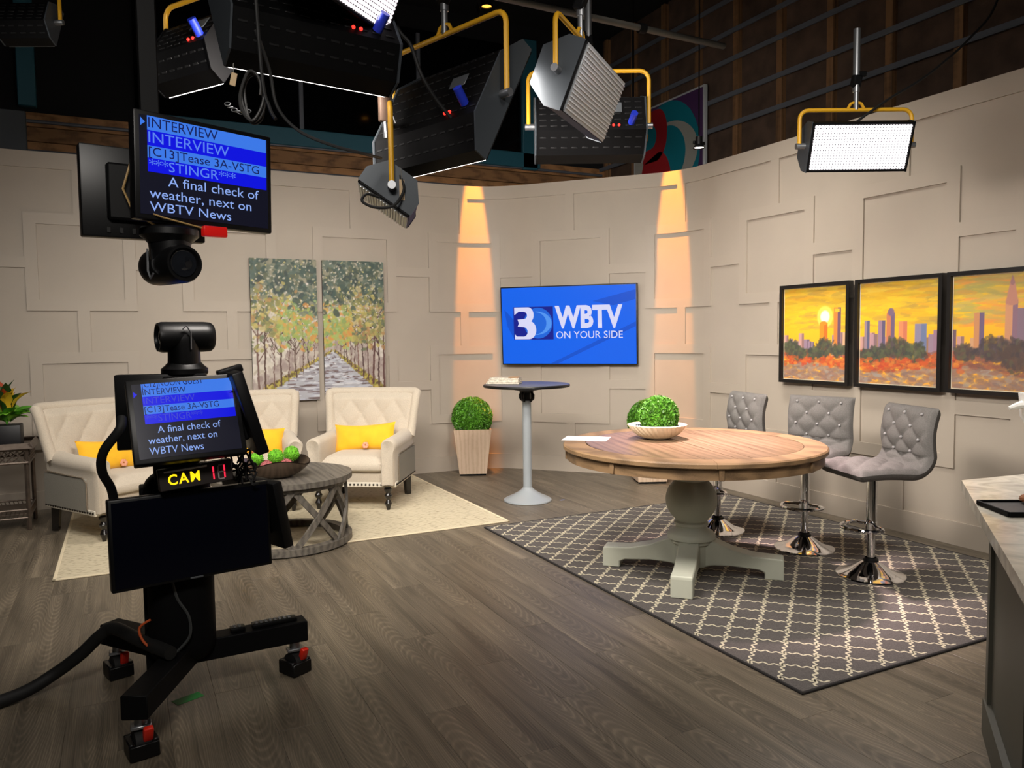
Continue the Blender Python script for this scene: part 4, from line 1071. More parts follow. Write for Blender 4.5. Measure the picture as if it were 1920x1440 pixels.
def ptz(parent, nm, loc, rz, flip=False, zc=.175, k=1.0, brz=0.0):
    """pan-tilt camera head: round base, domed neck and a barrel; the barrel looks along local -Y turned by brz"""
    b = MB().lathe([(0, 0), (.085*k, 0), (.09*k, .006), (.09*k, .026), (.074*k, .04), (.066*k, .05), (0, .05)], 36)
    P = []
    for i in range(13):
        u = i/12; z = .03+(zc+.055-.03)*u; w_ = .064-.006*u; w_ *= math.sqrt(max(0.02, 1-max(0, (u-.62)/.38)**2))
        P.append([(w_*k*math.cos(q), w_*1.12*k*math.sin(q), z) for q in np.linspace(0, 2*PI, 25)])
    b.grid(P); b = b.build(nm, BLACK, parent, loc, (PI if flip else 0, 0, rz))
    R = Matrix.Translation((0, 0, zc)) @ Matrix.Rotation(brz, 4, 'Z')
    MB().lathe([(0, -.115), (.052*k, -.115), (.06*k, -.105), (.062*k, -.08), (.062*k, .085), (.057*k, .1), (.05*k, .1), (.046*k, .088), (.0, .088)], 32).xf(R @ Matrix.Rotation(PI/2, 4, 'X')).build('barrel', BLACK, b)
    LG = bpy.data.materials.get('lens_glass') or mat('lens_glass', (20, 22, 26), .1, coat=1)
    MB().lathe([(.044*k, .0), (.042*k, .006), (.034*k, .004), (.02*k, .008), (0, .01)], 28).xf(R @ Matrix.Rotation(PI/2, 4, 'X') @ Matrix.Translation((0, 0, .085))).build('lens', LG, b)
    MB().tube([(.066*k, -.02, zc+.03), (.069*k, -.005, zc+.045), (.07*k, .01, zc+.02), (.069*k, .01, zc-.05)], .0035, 6).xf(Matrix.Rotation(brz, 4, 'Z')).build('side_trim', STEEL, b)
    return b

# ---- hanging prompter rig ----------------------------------------------------
HX, HY = .245, 2.87
t = thing('hanging_prompter', 'black prompter monitor and upside down camera hanging from a pole', 'monitor', (HX, HY, 1.85))
MB().rbox((-.14, .05, 1.95), (.06, .07, 3.6), .004, 1).build('drop_pole', BLACKM, t)
MB().rbox((-.09, .05, .17), (.2, .14, .14), .01, 1).build('mount_box', BLACKM, t)
dm = Vector((.433, .158, 0)).normalized(); rzm = math.atan2(dm.y, dm.x)
W, H, bz = .462, .335, .016
m = monitor(t, W, H, SCR_DK, bez=bz); m.location = (.02, -.115, .186); m.rotation_euler = (0, math.radians(1.2), rzm)
rows = [(.855, 1.0, SCR_LB, 'INTERVIEW', TX_DK, .0, .52), (.70, .855, SCR_B, 'INTERVIEW', TX_BL, .0, .61), (.575, .70, SCR_LB, '[C13]Tease 3A-VSTG', TX_DK, .0, .86), (.435, .575, SCR_B, '***STINGR***', TX_BL, .0, .66),
        (.285, .425, None, 'A final check of', TX_LT, .135, .72), (.145, .285, None, 'weather, next on', TX_LT, .0, .79), (.01, .145, None, 'WBTV News', TX_LT, .0, .62)]
prompt_text(m, W, H, bz, rows, .055); pointer(m, W, H, bz, .008, .93, .013, SCR_LB)
m2 = monitor(t, .40, .31, LCD_OFF, depth=.05); m2.location = (-.17, .215, .155); m2.rotation_euler = (0, 0, rzm+math.radians(171))
vent = MB()
for k in range(7): vent.rbox((-.12+k*.04, .0515, -.13), (.012, .004, .02), .001, 1)
vent.build('vent_slots', RUBBER, m2)['kind'] = 'stuff'
pz = ptz(t, 'camera_head', (-.10, -.085, .01), math.radians(202), flip=True, zc=.12)
MB().rbox((.03, -.165, -.005), (.078, .03, .034), .005, 2, Matrix.Rotation(.3, 3, 'Z')).build('tally_light', mat('red_lens', (176, 24, 20), .2, emit=(200, 20, 16), es=.35), t, label='red tally light')
cb = MB()
WIR = mat('wire_grey', (120, 118, 112), .5)
cb.tube([(-.13, .12, .3), (-.2, .1, .26), (-.23, .1, .16), (-.2, .09, .08), (-.12, .08, .03), (-.06, .06, .03)], .004, 6)
cb.tube([(-.13, .11, .2), (-.17, .1, .14), (-.13, .08, .08), (-.08, .05, .09)], .004, 6)
cb.tube([(-.2, -.16, .06), (-.12, -.185, .03), (-.03, -.175, .01), (.02, -.165, .0)], .0028, 6)
cb.build('signal_wires', mat('signal_wire', (150, 120, 70), .5), t)

# ---- camera pedestal on casters ----------------------------------------------
CXp, CYp = .19, 3.46
t = thing('camera_pedestal', 'black wheeled camera stand with lit prompter and CAM sign', 'camera stand', (CXp, CYp, 0))
MB().rbox((-.02, 0, .56), (.26, .22, .80), .085, 5).build('column', BLACKM, t)
MB().rbox((-.135, .03, .5), (.05, .12, .8), .008, 2).build('cable_channel', BLACKM, t)
feet = {'F': (-.19, -.42), 'R': (.44, .02), 'L': (-.27, .36)}
CAST_R = mat('red_brake', (214, 40, 22), .35)
for k, (fx, fy) in feet.items():
    d = Vector((fx, fy, 0)); L = d.length+.05; a = math.atan2(fy, fx); M = Matrix.Rotation(a, 4, 'Z')
    leg = MB().rbox((L/2, 0, .195), (L, .095, .09), .004, 1).xf(M).build('base_leg', BLACKM, t)
    c = Matrix.Translation((fx, fy, 0))
    MB().cyl((0, 0, .115), (0, 0, .152), .022, 14).rbox((0, 0, .108), (.07, .05, .014), .003, 1).xf(c).build('caster_swivel', STEEL, leg)
    R = c @ Matrix.Rotation({'F': .2, 'R': .5, 'L': .3, 'B': 1}[k], 4, 'Z')
    MB().cyl((-.026, 0, .05), (.026, 0, .05), .045, 20).xf(R).build('caster_wheel', RUBBER, leg)
    bx = MB()
    for s in (-1, 1): bx.rbox((s*.04, 0, .035), (.022, .09, .062), .004, 1)
    bx.rbox((0, .046, .035), (.1, .012, .062), .003, 1); bx.rbox((0, -.046, .03), (.1, .012, .055), .003, 1)
    bx.xf(R).build('caster_guard', BLACK, leg)
    MB().rbox((.014, -.042, .09), (.034, .024, .055), .006, 2, Matrix.Rotation(.35, 3, 'X')).xf(R).build('brake_pedal', CAST_R, leg, label='red brake pedal')
bl = MB()
for (x, y, z) in ((.12, -.3, .2), (.0, -.3, .19), (.08, -.1, .245)): bl.ball((x-.08, y, z), .006, 5)
# lower monitor (dark)
dl = Vector((.681, .113, 0)).normalized(); rl = math.atan2(dl.y, dl.x)
m = monitor(t, .61, .354, LCD_OFF, bez=.012); m.location = (.221-CXp, 3.295-CYp, .721); m.rotation_euler = (math.radians(-2), math.radians(-.3), rl)
MB().rbox((.0, -.003, -.171), (.05, .004, .008), .002, 1).build('maker_badge', GREYM, m)
m = monitor(t, .44, .29, LCD_OFF, bez=.012); m.location = (.509-CXp, 3.531-CYp, .757); m.rotation_euler = (math.radians(-10), 0, math.radians(112))
# prompter block on top
MB().rbox((-.02, -.02, .96), (.17, .16, .1), .012, 2).build('neck', BLACKM, t)
MB().rbox((.0, -.02, 1.16), (.14, .12, .34), .012, 2).build('mast', BLACKM, t)
dmid = Vector((.376, .025, 0)).normalized(); rm_ = math.atan2(dmid.y, dmid.x)
W, H, bz = .40, .33, .019
m = monitor(t, W, H, SCR_DK, bez=bz, depth=.05); mx = m
m.location = (.205-CXp, 3.2-CYp, 1.20); m.rotation_euler = (math.radians(-22), math.radians(-2.2), rm_)
rows = [(.935, 1.0, SCR_LB, None, None, 0, 0), (.825, .935, SCR_LB, 'INTERVIEW', TX_DK, .0, .42), (.70, .825, SCR_B, 'INTERVIEW', TX_DIM, .0, .50), (.585, .70, SCR_LB, '[C13]Tease 3A-VSTG', TX_DK, .0, .73), (.455, .585, SCR_B, '***STINGR***', TX_DIM, .0, .56),
        (.30, .43, None, 'A final check of', TX_LT, .10, .62), (.165, .295, None, 'weather, next on', TX_LT, .0, .67), (.02, .155, None, 'WBTV News', TX_LT, .0, .52)]
prompt_text(m, W, H, bz, rows, .09)
o = lettering('[C12]NOON GUEST', .036, TX_DK, m, (-(W-2*bz)*.40, -.0034, (H-2*bz)*.5-.0140), width=.60*(W-2*bz), name='clipped_lettering')
bm = bmesh.new(); bm.from_mesh(o.data); bmesh.ops.bisect_plane(bm, geom=bm.verts[:]+bm.edges[:]+bm.faces[:], plane_co=(0, 0, .0136), plane_no=(0, 0, 1), clear_outer=True); bm.to_mesh(o.data); bm.free()
pointer(m, W, H, bz, .01, .86, .012, SCR_B)
MB().rbox((0, .16, -.02), (.09, .2, .09), .01, 1).build('monitor_arm', BLACKM, m)
# side monitors of the prompter block
ms = monitor(t, .34, .30, LCD_OFF, depth=.05); ms.location = (.133-CXp, 3.44-CYp, 1.21); ms.rotation_euler = (0, 0, rm_+PI-.3)
ms = monitor(t, .36, .34, LCD_OFF, depth=.045); ms.location = (.446-CXp, 3.356-CYp, 1.209); ms.rotation_euler = (math.radians(-16), 0, math.radians(93))
MB().rbox((.0, .0, .0), (.06, .1, .03), .006, 2).build('monitor_clip', BLACK, ms, (0, .02, .17))
ptz(t, 'camera_head', (.217-CXp, 3.445-CYp, 1.352), math.radians(186), zc=.155, brz=math.radians(95))
MB().rbox((.02, -.03, 1.335), (.16, .2, .03), .006, 1).build('camera_shelf', BLACKM, t)
# CAM sign
sg = MB().rbox((0, .02, 0), (.295, .04, .092), .004, 1).build('tally_sign', mat('sign_brown', (44, 38, 36), .5), t, (.2325-CXp, 3.245-CYp, .966), (0, math.radians(-4.2), math.radians(6))); sg.scale = (.93, .93, .93)
CAMY = glow('tally_yellow', (255, 214, 20), 1.6); SEG = glow('tally_red', (255, 40, 70), 1.6); SEG0 = mat('segment_off', (170, 160, 160), .4)
lettering('CAM', .06, CAMY, sg, (-.112, -.0015, -.022), bold=.0013, width=.125, space=1.2)
MB().rbox((-.04, -.002, .034), (.17, .003, .008), .001, 1).build('sign_strip', mat('white_strip', (214, 210, 206), .4), sg)
def seg(x, z, vert, m, L=.026):
    MB().rbox((x, -.0018, z), (.006, .002, L) if vert else (L*.8, .002, .006), .0008, 1).build('digit_segment', m, sg)
for z in (.013, -.016): seg(.068, z, True, SEG)
for z in (.013, -.016): seg(.088, z, True, SEG0); seg(.113, z, True, SEG)
for z in (.0285, -.0015, -.0315): seg(.1005, z, False, SEG0)
# cabling on the stand
wr_ = MB(); g = random.Random(9)
for k in range(16):
    x, y, z = g.uniform(.17, .26), g.uniform(-.13, -.06), g.uniform(.92, 1.03)
    pts = [(x, y, z)]
    for q in range(5): x += g.uniform(-.03, .03); y = min(-.03, max(-.16, y+g.uniform(-.03, .03))); z = min(1.05, max(.9, z+g.uniform(-.05, .05))); pts.append((x, y, z))
    wr_.tube(cat(pts, 4), .0042, 6)
wr_.build('wiring', RUBBER, t)['kind'] = 'stuff'
MB().tube(cat([(-.02-CXp, 3.16-CYp, 1.215), (-0.028-CXp, 3.134-CYp, 1.174), (-0.084-CXp, 3.181-CYp, 1.091), (-0.093-CXp, 3.255-CYp, 1.007), (-0.065-CXp, 3.348-CYp, 0.914), (-0.056-CXp, 3.422-CYp, 0.756), (-0.037-CXp, 3.515-CYp, 0.477)]), .017, 10).build('trunk_hose', RUBBER, t)
MB().tube(cat([(-.06, -.112, .56), (-.04, -.115, .46), (.0, -.125, .38), (.0, -.13, .3), (-.05, -.12, .24)]), .006, 6).build('column_cable', mat('cable_grey', (58, 60, 60), .5), t)
cbl = MB(); cbl.tube(cat([(-.13, -.1, .25), (-.17, -.09, .3), (-.18, -.08, .35), (-.14, -.09, .38)]), .005, 6); cbl.build('orange_cable', mat('orange_wire', (196, 86, 40), .5), t)
# sleeve of cables leaving the stand over the floor
ch = [(0.115, 3.259, 0.27), (0.009, 3.467, 0.27), (-0.084, 3.647, 0.275), (-0.137, 3.696, 0.24), (-0.223, 3.745, 0.15), (-0.328, 3.783, 0.07), (-0.441, 3.738, 0.032), (-0.613, 3.651, 0.03), (-0.915, 3.517, 0.03)]
o = MB().tube(cat(ch), .027, 12).build('cable_sleeve', RUBBER); tag(o, 'thick black cable sleeve trailing left from the camera stand', 'cable')
# remote controls resting on the right leg
RM = BLACK
ang = math.atan2(.02, .44)
def remote(u, L, W_, lb):
    p = Vector((CXp, CYp, 0))+Vector((.44, .02, 0)).normalized()*u
    t = thing('remote_control', lb, 'remote', (p.x, p.y, .2405), ang)
    MB().rbox((0, 0, .009), (L, W_, .018), .004, 2).build('body', RM, t)
    kb = MB()
    for i in range(int(L/.022)):
        for j in (-1, 0, 1): kb.rbox((-L/2+.018+i*.02, j*.012, .0195), (.011, .007, .004), .001, 1)
    k_ = kb.build('keys', mat('grey_key', (96, 96, 96), .5) if 'grey_key' not in bpy.data.materials else bpy.data.materials['grey_key'], t); k_['kind'] = 'stuff'
remote(.355, .19, .048, 'long black remote control on the right leg of the camera stand')
remote(.2, .06, .05, 'small black remote on the camera stand leg, nearer the column')
# green tape mark
o = MB().rbox((0, 0, .0008), (.115, .055, .0012), .0003, 1).build('floor_tape', mat('green_tape', (18, 140, 60), .6), None, (.18, 3.43, 0), (0, 0, math.radians(22))); tag(o, 'short strip of green tape on the floor beside the camera stand', 'tape')
o = MB().rbox((0, 0, .0008), (.05, .03, .0012), .0003, 1).build('floor_tape', mat('blue_tape', (120, 124, 150), .6), None, (3.5, 6.03, 0), (0, 0, .2)); tag(o, 'small pale blue tape mark on the floor by the pub table', 'tape')
# ================================================================== studio lights on the grid
HOUS = mat('housing_black', (4, 4, 5), .55, spec=.15); ENDP = mat('end_plate_grey', (62, 67, 72), .45, metal=.2, spec=.3)
LEDW = glow('led_face_lit', (255, 244, 248), 7.0); LEDM = glow('led_face_dimmer', (255, 240, 246), 1.6); LEDS = glow('diffuser_lit', (255, 246, 240), 6.0)
LEDOFF = mat('led_face_unlit', (150, 154, 158), .3, metal=.3); PLUGB = mat('blue_plug', (36, 56, 190), .4); REDL = glow('red_indicator', (255, 50, 40), 2.5)
SLOT = mat('slot_edge', (20, 20, 21), .5, spec=.3); TAGM = mat('paper_tag', (206, 178, 140), .8)
ZW = Vector((0, 0, 1))
def fixture(label, c, a, n, W, h, D, lit, watts=0, col=(1, 1, 1), yoke=.3, hang=1.2, louver=False, dots=False, endm=None, yoke_mat=None, spread=120, plug=True, leds=True, face_gap=.0, name='led_panel_light'):
    a = Vector(a).normalized(); n = Vector(n).normalized(); v = n.cross(a)
    M = Matrix(((a.x, -n.x, v.x), (a.y, -n.y, v.y), (a.z, -n.z, v.z)))
    t = thing(name, label, 'studio light', c); t.rotation_euler = M.to_euler()
    hexa = [(0, -h/2), (D*.42, -h/2), (D, -h*.27), (D, h*.27), (D*.42, h/2), (0, h/2)]
    k = len(hexa)
    def slab(x0, x1, g=0.0):
        P = [(y+(g if y > D*.2 else -g*.2), z*(1+g*4)) for y, z in hexa]
        return MB().add([(x0, y, z) for y, z in P]+[(x1, y, z) for y, z in P], [tuple(range(k)), tuple(range(2*k-1, k-1, -1))]+[(i, i+k, (i+1) % k+k, (i+1) % k) for i in range(k)])
    slab(-W/2, W/2).build('housing', HOUS, t, sm=15)
    for s in (-1, 1): slab(s*W/2-.004, s*W/2+.004, .006).build('end_plate', endm or ENDP, t, sm=15)
    # louvre slots on the rear faces
    lv = MB(); nx = int(W/.055)
    for i in range(nx):
        x = -W/2+.04+i*(W-.08)/(nx-1)
        for j in range(5): lv.rbox((x, D+.001, -h*.2+h*.1*j), (.036, .004, .007), .001, 1)
        for sg in (-1, 1):
            p0 = Vector((D*.42, h/2)); p1 = Vector((D, h*.27)); ang = math.atan2((p1-p0).y*sg, (p1-p0).x)
            for j in (.3, .7):
                p = p0.lerp(p1, j); lv.rbox((x, p.x, sg*p.y), (.034, .008, .004), .001, 1, Matrix.Rotation(ang, 3, 'X'))
    lo = lv.build('louvre_slots', SLOT, t); lo['kind'] = 'stuff'
    fm = (dots if dots else LEDS) if lit else LEDOFF
    # lip round the face and the diffuser proud of it
    lip = MB()
    for s in (-1, 1): lip.rbox((0, -.004, s*(h/2-.006)), (W, .012, .012), .002, 1); lip.rbox((s*(W/2-.006), -.004, 0), (.012, .012, h), .002, 1)
    lip.build('face_lip', HOUS, t)
    if dots:
        MB().box((0, -.003, 0), (W-.024, .004, h-.024)).build('led_board', BLACK, t)
        db = MB(); nx, nz = 34, max(8, int(34*h/W))
        for i in range(nx):
            for j in range(nz): db.ball((-W/2+.022+i*(W-.044)/(nx-1), -.006, -h/2+.022+j*(h-.044)/(nz-1)), .0078, 4)
        o = db.build('led_emitters', fm, t, sm=0); o['kind'] = 'stuff'
    else:
        MB().rbox((0, -.008, 0), (W-.03, .014, h-.006), .002, 1).build('diffuser', fm, t)
        if not lit:
            rb = MB()
            for j in range(16): rb.rbox((0, -.017, -h/2+.02+j*(h-.04)/15), (W-.04, .006, .006), .001, 1)
            o = rb.build('louvre_blades', mat('blade_grey', (196, 198, 202), .3, metal=.4) if 'blade_grey' not in bpy.data.materials else bpy.data.materials['blade_grey'], t); o['kind'] = 'stuff'
    Mi = M.transposed(); up = Mi @ ZW
    # yoke
    py = D*.4; hx = W/2+.035
    pv = [Vector((s*hx, py, 0)) for s in (-1, 1)]
    if yoke:
        q = [pv[0], pv[0]+up*(yoke-.05)]+[pv[0]+up*(yoke-.05)+up*.05*math.sin(b)+Vector((.05*(1-math.cos(b)), 0, 0)) for b in (.4, .8, 1.2, PI/2)]
        q += [Vector((-p.x, p.y, p.z)) for p in q[::-1]]
        ym = MB().tube(q, .0115, 10).build('yoke', yoke_mat or YELLOW, t)
        kb = MB()
        for s in (-1, 1): kb.cyl((s*(W/2), py, 0), (s*(hx+.02), py, 0), .017, 14)
        kb.build('pivot_knobs', STEEL, t)['kind'] = 'stuff'
        top = Vector((0, py, 0))+up*yoke
        MB().tube([top-Vector((.05, 0, 0)), top-Vector((.03, 0, 0))+up*.035, top+up*.045, top+Vector((.03, 0, 0))+up*.035, top+Vector((.05, 0, 0))], .008, 8).build('yoke_bail', yoke_mat or YELLOW, ym)
        if hang:
            MB().tube([top, top+up*.12], .014, 10).tube([top+up*.1, top+up*hang], .019, 12).build('hanger_rod', STEEL, t)
            MB().rbox(top+up*.16, (.05, .05, .07), .008, 1).rbox(top+up*.2+Vector((.03, 0, 0)), (.05, .03, .03), .005, 1).build('clamp', BLACKM, t)
    if plug:
        MB().cyl((-W*.36, D, -h*.16), (-W*.36-.01, D+.07, -h*.12), .019, 12).build('power_plug', PLUGB, t, label='blue power plug')
        MB().rbox((-W*.2, D+.004, h*.1), (.1, .004, .06), .002, 1).build('rating_plate', GREYM, t)
    if leds:
        for k_ in (0, 1): MB().ball((-W*.2-k_*.03, D+.004, -h*.2), .0075, 6).build('indicator', REDL, t)
    if watts:
        d = bpy.data.lights.new('panel_lamp', 'AREA'); d.shape = 'RECTANGLE'; d.size = W*.9; d.size_y = h*.85; d.energy = watts; d.color = col; d.spread = math.radians(spread)
        o = bpy.data.objects.new('panel_lamp', d); COL.objects.link(o); o.parent = t; o.location = (0, -.03, 0); o.rotation_euler = (PI/2, 0, 0)   # -Z of the lamp to local -Y
        o.rotation_euler = Euler((-PI/2, 0, 0)); 
        # lamp emits along its -Z; rotate so that -Z points to local -Y
        o.rotation_euler = Euler((PI/2, 0, 0)).to_matrix().inverted().to_euler() if False else Euler((-PI/2, 0, 0))
    return t
fixture('large black panel light seen from behind, under a yellow yoke, at the centre', (1.345, 3.246, 2.455), (-.33, .944, 0), (.826, .289, -.485), .68, .56, .13, True, KEY4, LIGHTC, .33, 1.2)
fixture('unlit panel light with ribbed silver face, tilted under a yellow yoke', (1.985, 3.10, 2.60), (.762, .648, 0), (.596, -.701, -.391), .62, .30, .17, False, 0, yoke=.24, hang=.9, plug=False, leds=False)
fixture('black panel light seen from behind, below the ribbed unlit one', (2.396, 3.812, 2.63), (-.895, .447, 0), (.425, .851, -.309), .6, .36, .2, True, KEY6, LIGHTC, .3, 1.2)
fixture('brightly lit white panel light on a yellow yoke, above the skyline paintings', (3.755, 3.1, 2.534), (.895, -.446, 0), (-.42, -.84, -.36), .57, .27, .16, True, 22, (1, .96, .95), .2, .45, dots=LEDW)
fixture('wide black panel light above the hanging prompter, seen from behind', (.645, 3.063, 2.63), (-.985, -.17, 0), (-.147, .853, -.5), .64, .42, .17, True, KEY2, LIGHTC, 0, 0)
fixture('lit panel light with a grid of white emitters, cut by the top edge', (.80, 2.76, 2.835), (.76, .65, 0), (.589, -.689, -.423), .56, .36, .16, True, 3, (1, .96, .95), 0, 0, dots=LEDM, plug=False, leds=False)
fixture('vented panel light with a taped bracket, left of the wide black one', (.40, 3.85, 2.75), (-.539, .842, 0), (.69, .442, -.574), .40, .34, .16, True, KEY3, LIGHTC, .24, .8, endm=HOUS)
fixture('dim panel light hanging at the far upper left', (-.44, 5.96, 3.50), (-.9, .43, 0), (.43, .8, -.4), .32, .26, .15, False, 0, yoke=.2, hang=1.5, plug=False, leds=False)
# the small fixture hanging end-on below the central light
fixture('slim panel light hanging end-on with a paper tag, left of the central light', (1.03, 3.28, 2.07), (.30, .954, 0), (-.55, .17, -.82), .34, .25, .13, False, 0, yoke=.34, hang=.75, plug=False, leds=False)
t = thing('cable_tag', 'pale paper tag tied to the slim hanging light', 'tag', (1.045, 3.09, 2.10)); MB().rbox((0, 0, 0), (.022, .003, .085), .001, 1).build('card', TAGM, t); MB().tube([(0, 0, .04), (-.004, 0, .09)], .0015, 5).build('string', WIR, t)
t = thing('cable_tag', 'pale paper tag hanging among the coiled cables', 'tag', (.375, 2.90, 2.40)); MB().rbox((0, 0, 0), (.02, .003, .045), .001, 1, Matrix.Rotation(.2, 3, 'Y')).build('card', TAGM, t); MB().tube([(0, 0, .02), (.002, 0, .06)], .0015, 5).build('string', WIR, t)

# accent spots that wash the wall orange
ORANGE = (1, .33, .02)
def wash(label, s, off, z, aim_s, aim_z, lx):
    p = at(s, off); q = at(aim_s, 0)
    t = thing('accent_spotlight', label, 'studio light', (p.x, p.y, z), math.atan2(q.y-p.y, q.x-p.x)+PI/2, 'orange wall wash lights')
    MB().cyl((0, 0, .02), (0, 0, .15), .06, 20).build('can', BLACK, t)
    MB().lathe([(.06, .02), (.062, .0), (.05, .0), (.05, .02)], 20).build('rim', BLACK, t)
    MB().lathe([(0, .012), (.05, .012)], 20).build('lens', glow('amber_lens_'+str(lx), (255, 170, 60), 4), t)
    for sgn in (-1, 1): MB().rbox((sgn*.085, 0, -.03), (.004, .1, .09), .001, 1, Matrix.Rotation(sgn*.35, 3, 'Y')).build('barn_door', BLACK, t)
    MB().tube([(-.075, 0, .08), (-.075, 0, .2), (-.06, 0, .23), (.06, 0, .23), (.075, 0, .2), (.075, 0, .08)], .006, 8).build('yoke', YELLOW, t)
    MB().tube([(0, 0, .23), (0, 0, .6)], .012, 8).build('hanger_rod', BLACKM, t)
    d = bpy.data.lights.new('wash_lamp', 'SPOT'); d.energy = WASH; d.color = ORANGE; d.spot_size = math.radians(WASH_A); d.spot_blend = .35; d.shadow_soft_size = .02
    o = bpy.data.objects.new('wash_lamp', d); COL.objects.link(o); o.location = (p.x, p.y, z-.01)
    o.rotation_euler = (Vector((q.x, q.y, aim_z))-Vector((p.x, p.y, z))).to_track_quat('-Z', 'Y').to_euler(); o.scale = (.34, 1, 1)      # shuttered to a tall narrow beam
    return t
wash('amber spotlight high on the grid above the corner left of the television', 6.51, .8, 4.75, 6.51, 2.05, 1)
wash('amber spotlight high on the grid above the corner right of the television', 8.72, .8, 4.75, 8.72, 2.05, 2)
t = thing('barn_door_spotlight', 'small black spotlight with bright barn doors beside the station sign', 'studio light', (4.57, 6.38, 3.46), math.radians(30))
MB().rbox((0, .03, .06), (.17, .14, .14), .012, 2).build('can', BLACK, t)
MB().rbox((0, -.05, -.02), (.13, .012, .04), .003, 1, Matrix.Rotation(.5, 3, 'X')).build('lens', glow('tungsten', (255, 236, 214), 5), t)
for sgn in (-1, 1): MB().rbox((sgn*.085, -.03, -.06), (.006, .11, .12), .001, 1, Matrix.Rotation(sgn*.3, 3, 'Y')).build('barn_door', BLACKM, t)
MB().rbox((0, -.06, -.1), (.14, .006, .09), .001, 1, Matrix.Rotation(.7, 3, 'X')).build('barn_door', mat('barn_door_glint', (170, 110, 60), .35, metal=.7), t)  # orange glint of the lamp put into this door's colour
MB().tube([(-.1, .03, .06), (-.1, .03, .26), (-.08, .03, .29), (.08, .03, .29), (.1, .03, .26), (.1, .03, .06)], .006, 8).build('yoke', YELLOW, t)
MB().tube([(0, .03, .29), (0, .03, 1.9)], .012, 8).build('hanger_rod', BLACKM, t)
p = (4.70, 5.60, 3.16)
t = thing('gimbal_spotlight', 'tiny black gimbal spotlight in front of the station sign', 'studio light', p)
MB().cyl((0, 0, .03), (0, 0, .1), .032, 16).build('can', BLACK, t); MB().lathe([(.035, .03), (.055, .0), (.05, .0), (.03, .03)], 20).build('shade', BLACKM, t)
MB().lathe([(0, .008), (.045, .008)], 16).build('lamp_lens', glow('halogen', (255, 240, 225), 8), t); MB().rbox((0, 0, .045), (.13, .02, .03), .004, 1).build('gimbal', BLACK, t)
MB().tube([(0, 0, .1), (0, 0, 2.2)], .006, 6).build('hanger_rod', BLACKM, t)

# station sign behind the set
SGN = [mat('sign_white', (150, 148, 140), .6), mat('sign_teal', (10, 112, 128), .5), mat('sign_red', (150, 28, 34), .5), mat('sign_navy', (16, 52, 92), .5), mat('sign_violet', (72, 44, 84), .5), mat('sign_edge', (176, 180, 182), .5)]
t = thing('station_sign', 'large numeral three and eye logo sign above the set wall', 'sign', (6.04, 7.80, 3.72), -PI/2)
t.rotation_euler = Euler((0, 0, -PI/2))
SWd = 1.38; z0, z1 = -.75, .62
MB().rbox((0, .03, (z0+z1)/2), (SWd, .05, z1-z0), .006, 1).build('panel', SGN[5], t)
wq = SWd/2-.025
poly3d(rect(-wq, z0+.02, wq, z1-.025), 'panel_face', SGN[4], t, .004)
poly3d(arc(.0, -.06, .62, .66, 0, 360, 40)[:-1], 'logo_disc', SGN[1], t, .003)
poly3d([(-.1, -.3), (wq, -.3), (wq, z0+.02), (-.1, z0+.02)], 'logo_base', SGN[3], t, .0035)
poly3d(arc(.02, -.05, .56, .40, 100, -100, 26)+arc(.0, -.05, .36, .36, -90, 90, 20), 'logo_eye', SGN[0], t, .002)
poly3d(rect(-wq, z0+.02, -.12, .05), 'logo_ground', SGN[0], t, .0022)
for p in three(-.62, -.70, .72, 1.26): poly3d(p, 'logo_numeral', SGN[2], t, .001)

# ================================================================== grid pipes, cables
def pipe(label, a, b, r=.024, m=None):
    t = thing('grid_pipe', label, 'pipe', a); d = Vector(b)-Vector(a)
    MB().tube([(0, 0, 0), d], r, 12).build('tube', m or STEEL, t)
    for u in (.3, .75): MB().tube([d*u-d.normalized()*.03, d*u+d.normalized()*.03], r*1.5, 12).build('coupling', BLACKM, t)
    return t
PIPEM = mat('dull_pipe', (84, 81, 75), .5, metal=.5)
pipe('long grey grid pipe crossing above the ribbed unlit light', (1.2, 5.18, 3.95), (4.7, 5.28, 3.95), .026, PIPEM)
pipe('grid pipe running away over the left side of the set', (.7, 2.2, 3.35), (2.9, 8.8, 3.9), .024, PIPEM)
def cable(label, pts, r, m, name='hanging_cable'):
    o = MB().tube(cat(pts, 6), r, 8).build(name, m); tag(o, label, 'cable'); return o
CBL = mat('cable_dull', (46, 46, 46), .5); CBK = RUBBER
cable('grey cable sagging from the wide panel light to the slim hanging light', [(.43, 2.74, 2.52), (.482, 2.81, 2.422), (.51, 2.84, 2.307), (.584, 2.85, 2.234), (.695, 2.844, 2.194), (.82, 2.86, 2.178), (.93, 3.0, 2.2)], .006, CBL)
cl = []
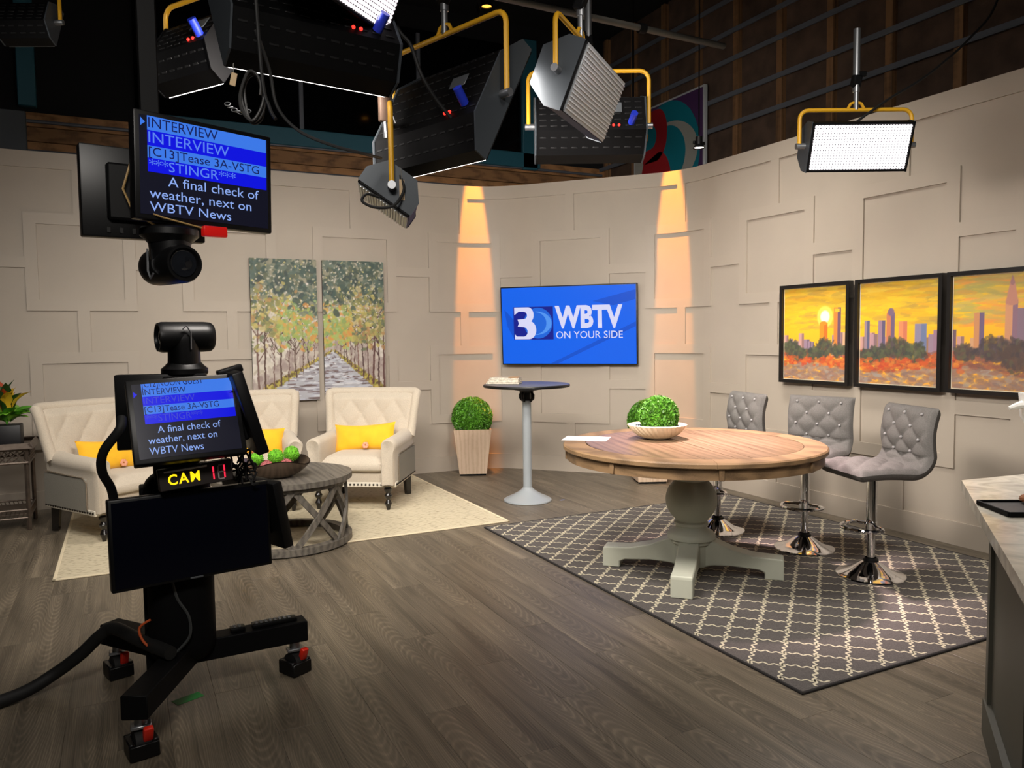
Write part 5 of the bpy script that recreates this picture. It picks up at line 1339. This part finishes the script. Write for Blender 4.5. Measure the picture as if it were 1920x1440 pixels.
for k in range(46):
    a = 2*PI*k/14; cl.append(Vector((.425, 2.87, 2.345))+RT*(.035+.006*math.sin(k))*math.cos(a)+UP*.085*math.sin(a)+FW*.0012*k)
cable('coil of grey cable hanging below the wide panel light', cl, .005, CBL, 'coiled_cable')
cable('black cable running up to the right from the brightly lit panel', [(3.66, 3.13, 2.62), (3.915, 3.067, 2.798), (4.326, 3.101, 3.012), (4.759, 3.13, 3.305), (5.121, 3.196, 3.618), (5.4, 3.3, 4.2)], .007, CBK)
cable('black power cable curving down the back of the central light', [(1.0, 3.06, 2.9), (1.025, 3.047, 2.735), (1.07, 3.019, 2.66), (1.103, 2.994, 2.543), (1.175, 3.008, 2.451), (1.265, 3.013, 2.366)], .008, CBK)
cable('thin black wires dropping beside the hanging prompter', [(.41, 2.66, 2.9), (.4286, 2.645, 2.364), (.447, 2.628, 2.243), (.462, 2.606, 2.2)], .006, CBK)
cable('small loop of black cable with a blue connector at the slim light', [(1.04, 3.1, 2.16), (1.05, 3.08, 2.10), (1.0, 3.06, 2.03), (.93, 3.08, 2.02), (.88, 3.1, 2.045), (.9, 3.1, 2.075), (.95, 3.1, 2.065)], .006, CBK)
t = thing('safety_chain', 'short pale safety chain dangling by the coiled cable', 'chain', (.36, 2.96, 2.33))
for k in range(7):
    p = RT*(.012*k)+UP*(-.014*k+.0016*k*k); R = Matrix.Rotation(k*PI/2, 3, RT)
    MB().tube([p+R @ (RT*.011*math.cos(b)+UP*.006*math.sin(b)) for b in np.linspace(0, 2*PI, 10)[:-1]], .0018, 5, closed=True).build('link', STEEL, t)
# scissor hanger and bracket by the slim light
t = thing('scissor_clamp', 'rusty steel hanging clamp beside the central light', 'clamp', (1.0, 3.16, 2.46))
MB().rbox((0, 0, 0), (.05, .03, .15), .008, 2).build('plate', mat('rusty_steel', (110, 88, 74), .6, metal=.4), t); MB().tube([(0, 0, .07), (0, 0, .5)], .011, 8).build('spigot', STEEL, t)
MB().tube([(0, 0, -.07), (.004, 0, -.14)], .011, 8).build('lower_spigot', STEEL, t); MB().tube([(.02, -.01, -.02), (.04, -.02, -.08)], .004, 6).build('pin', STEEL, t)
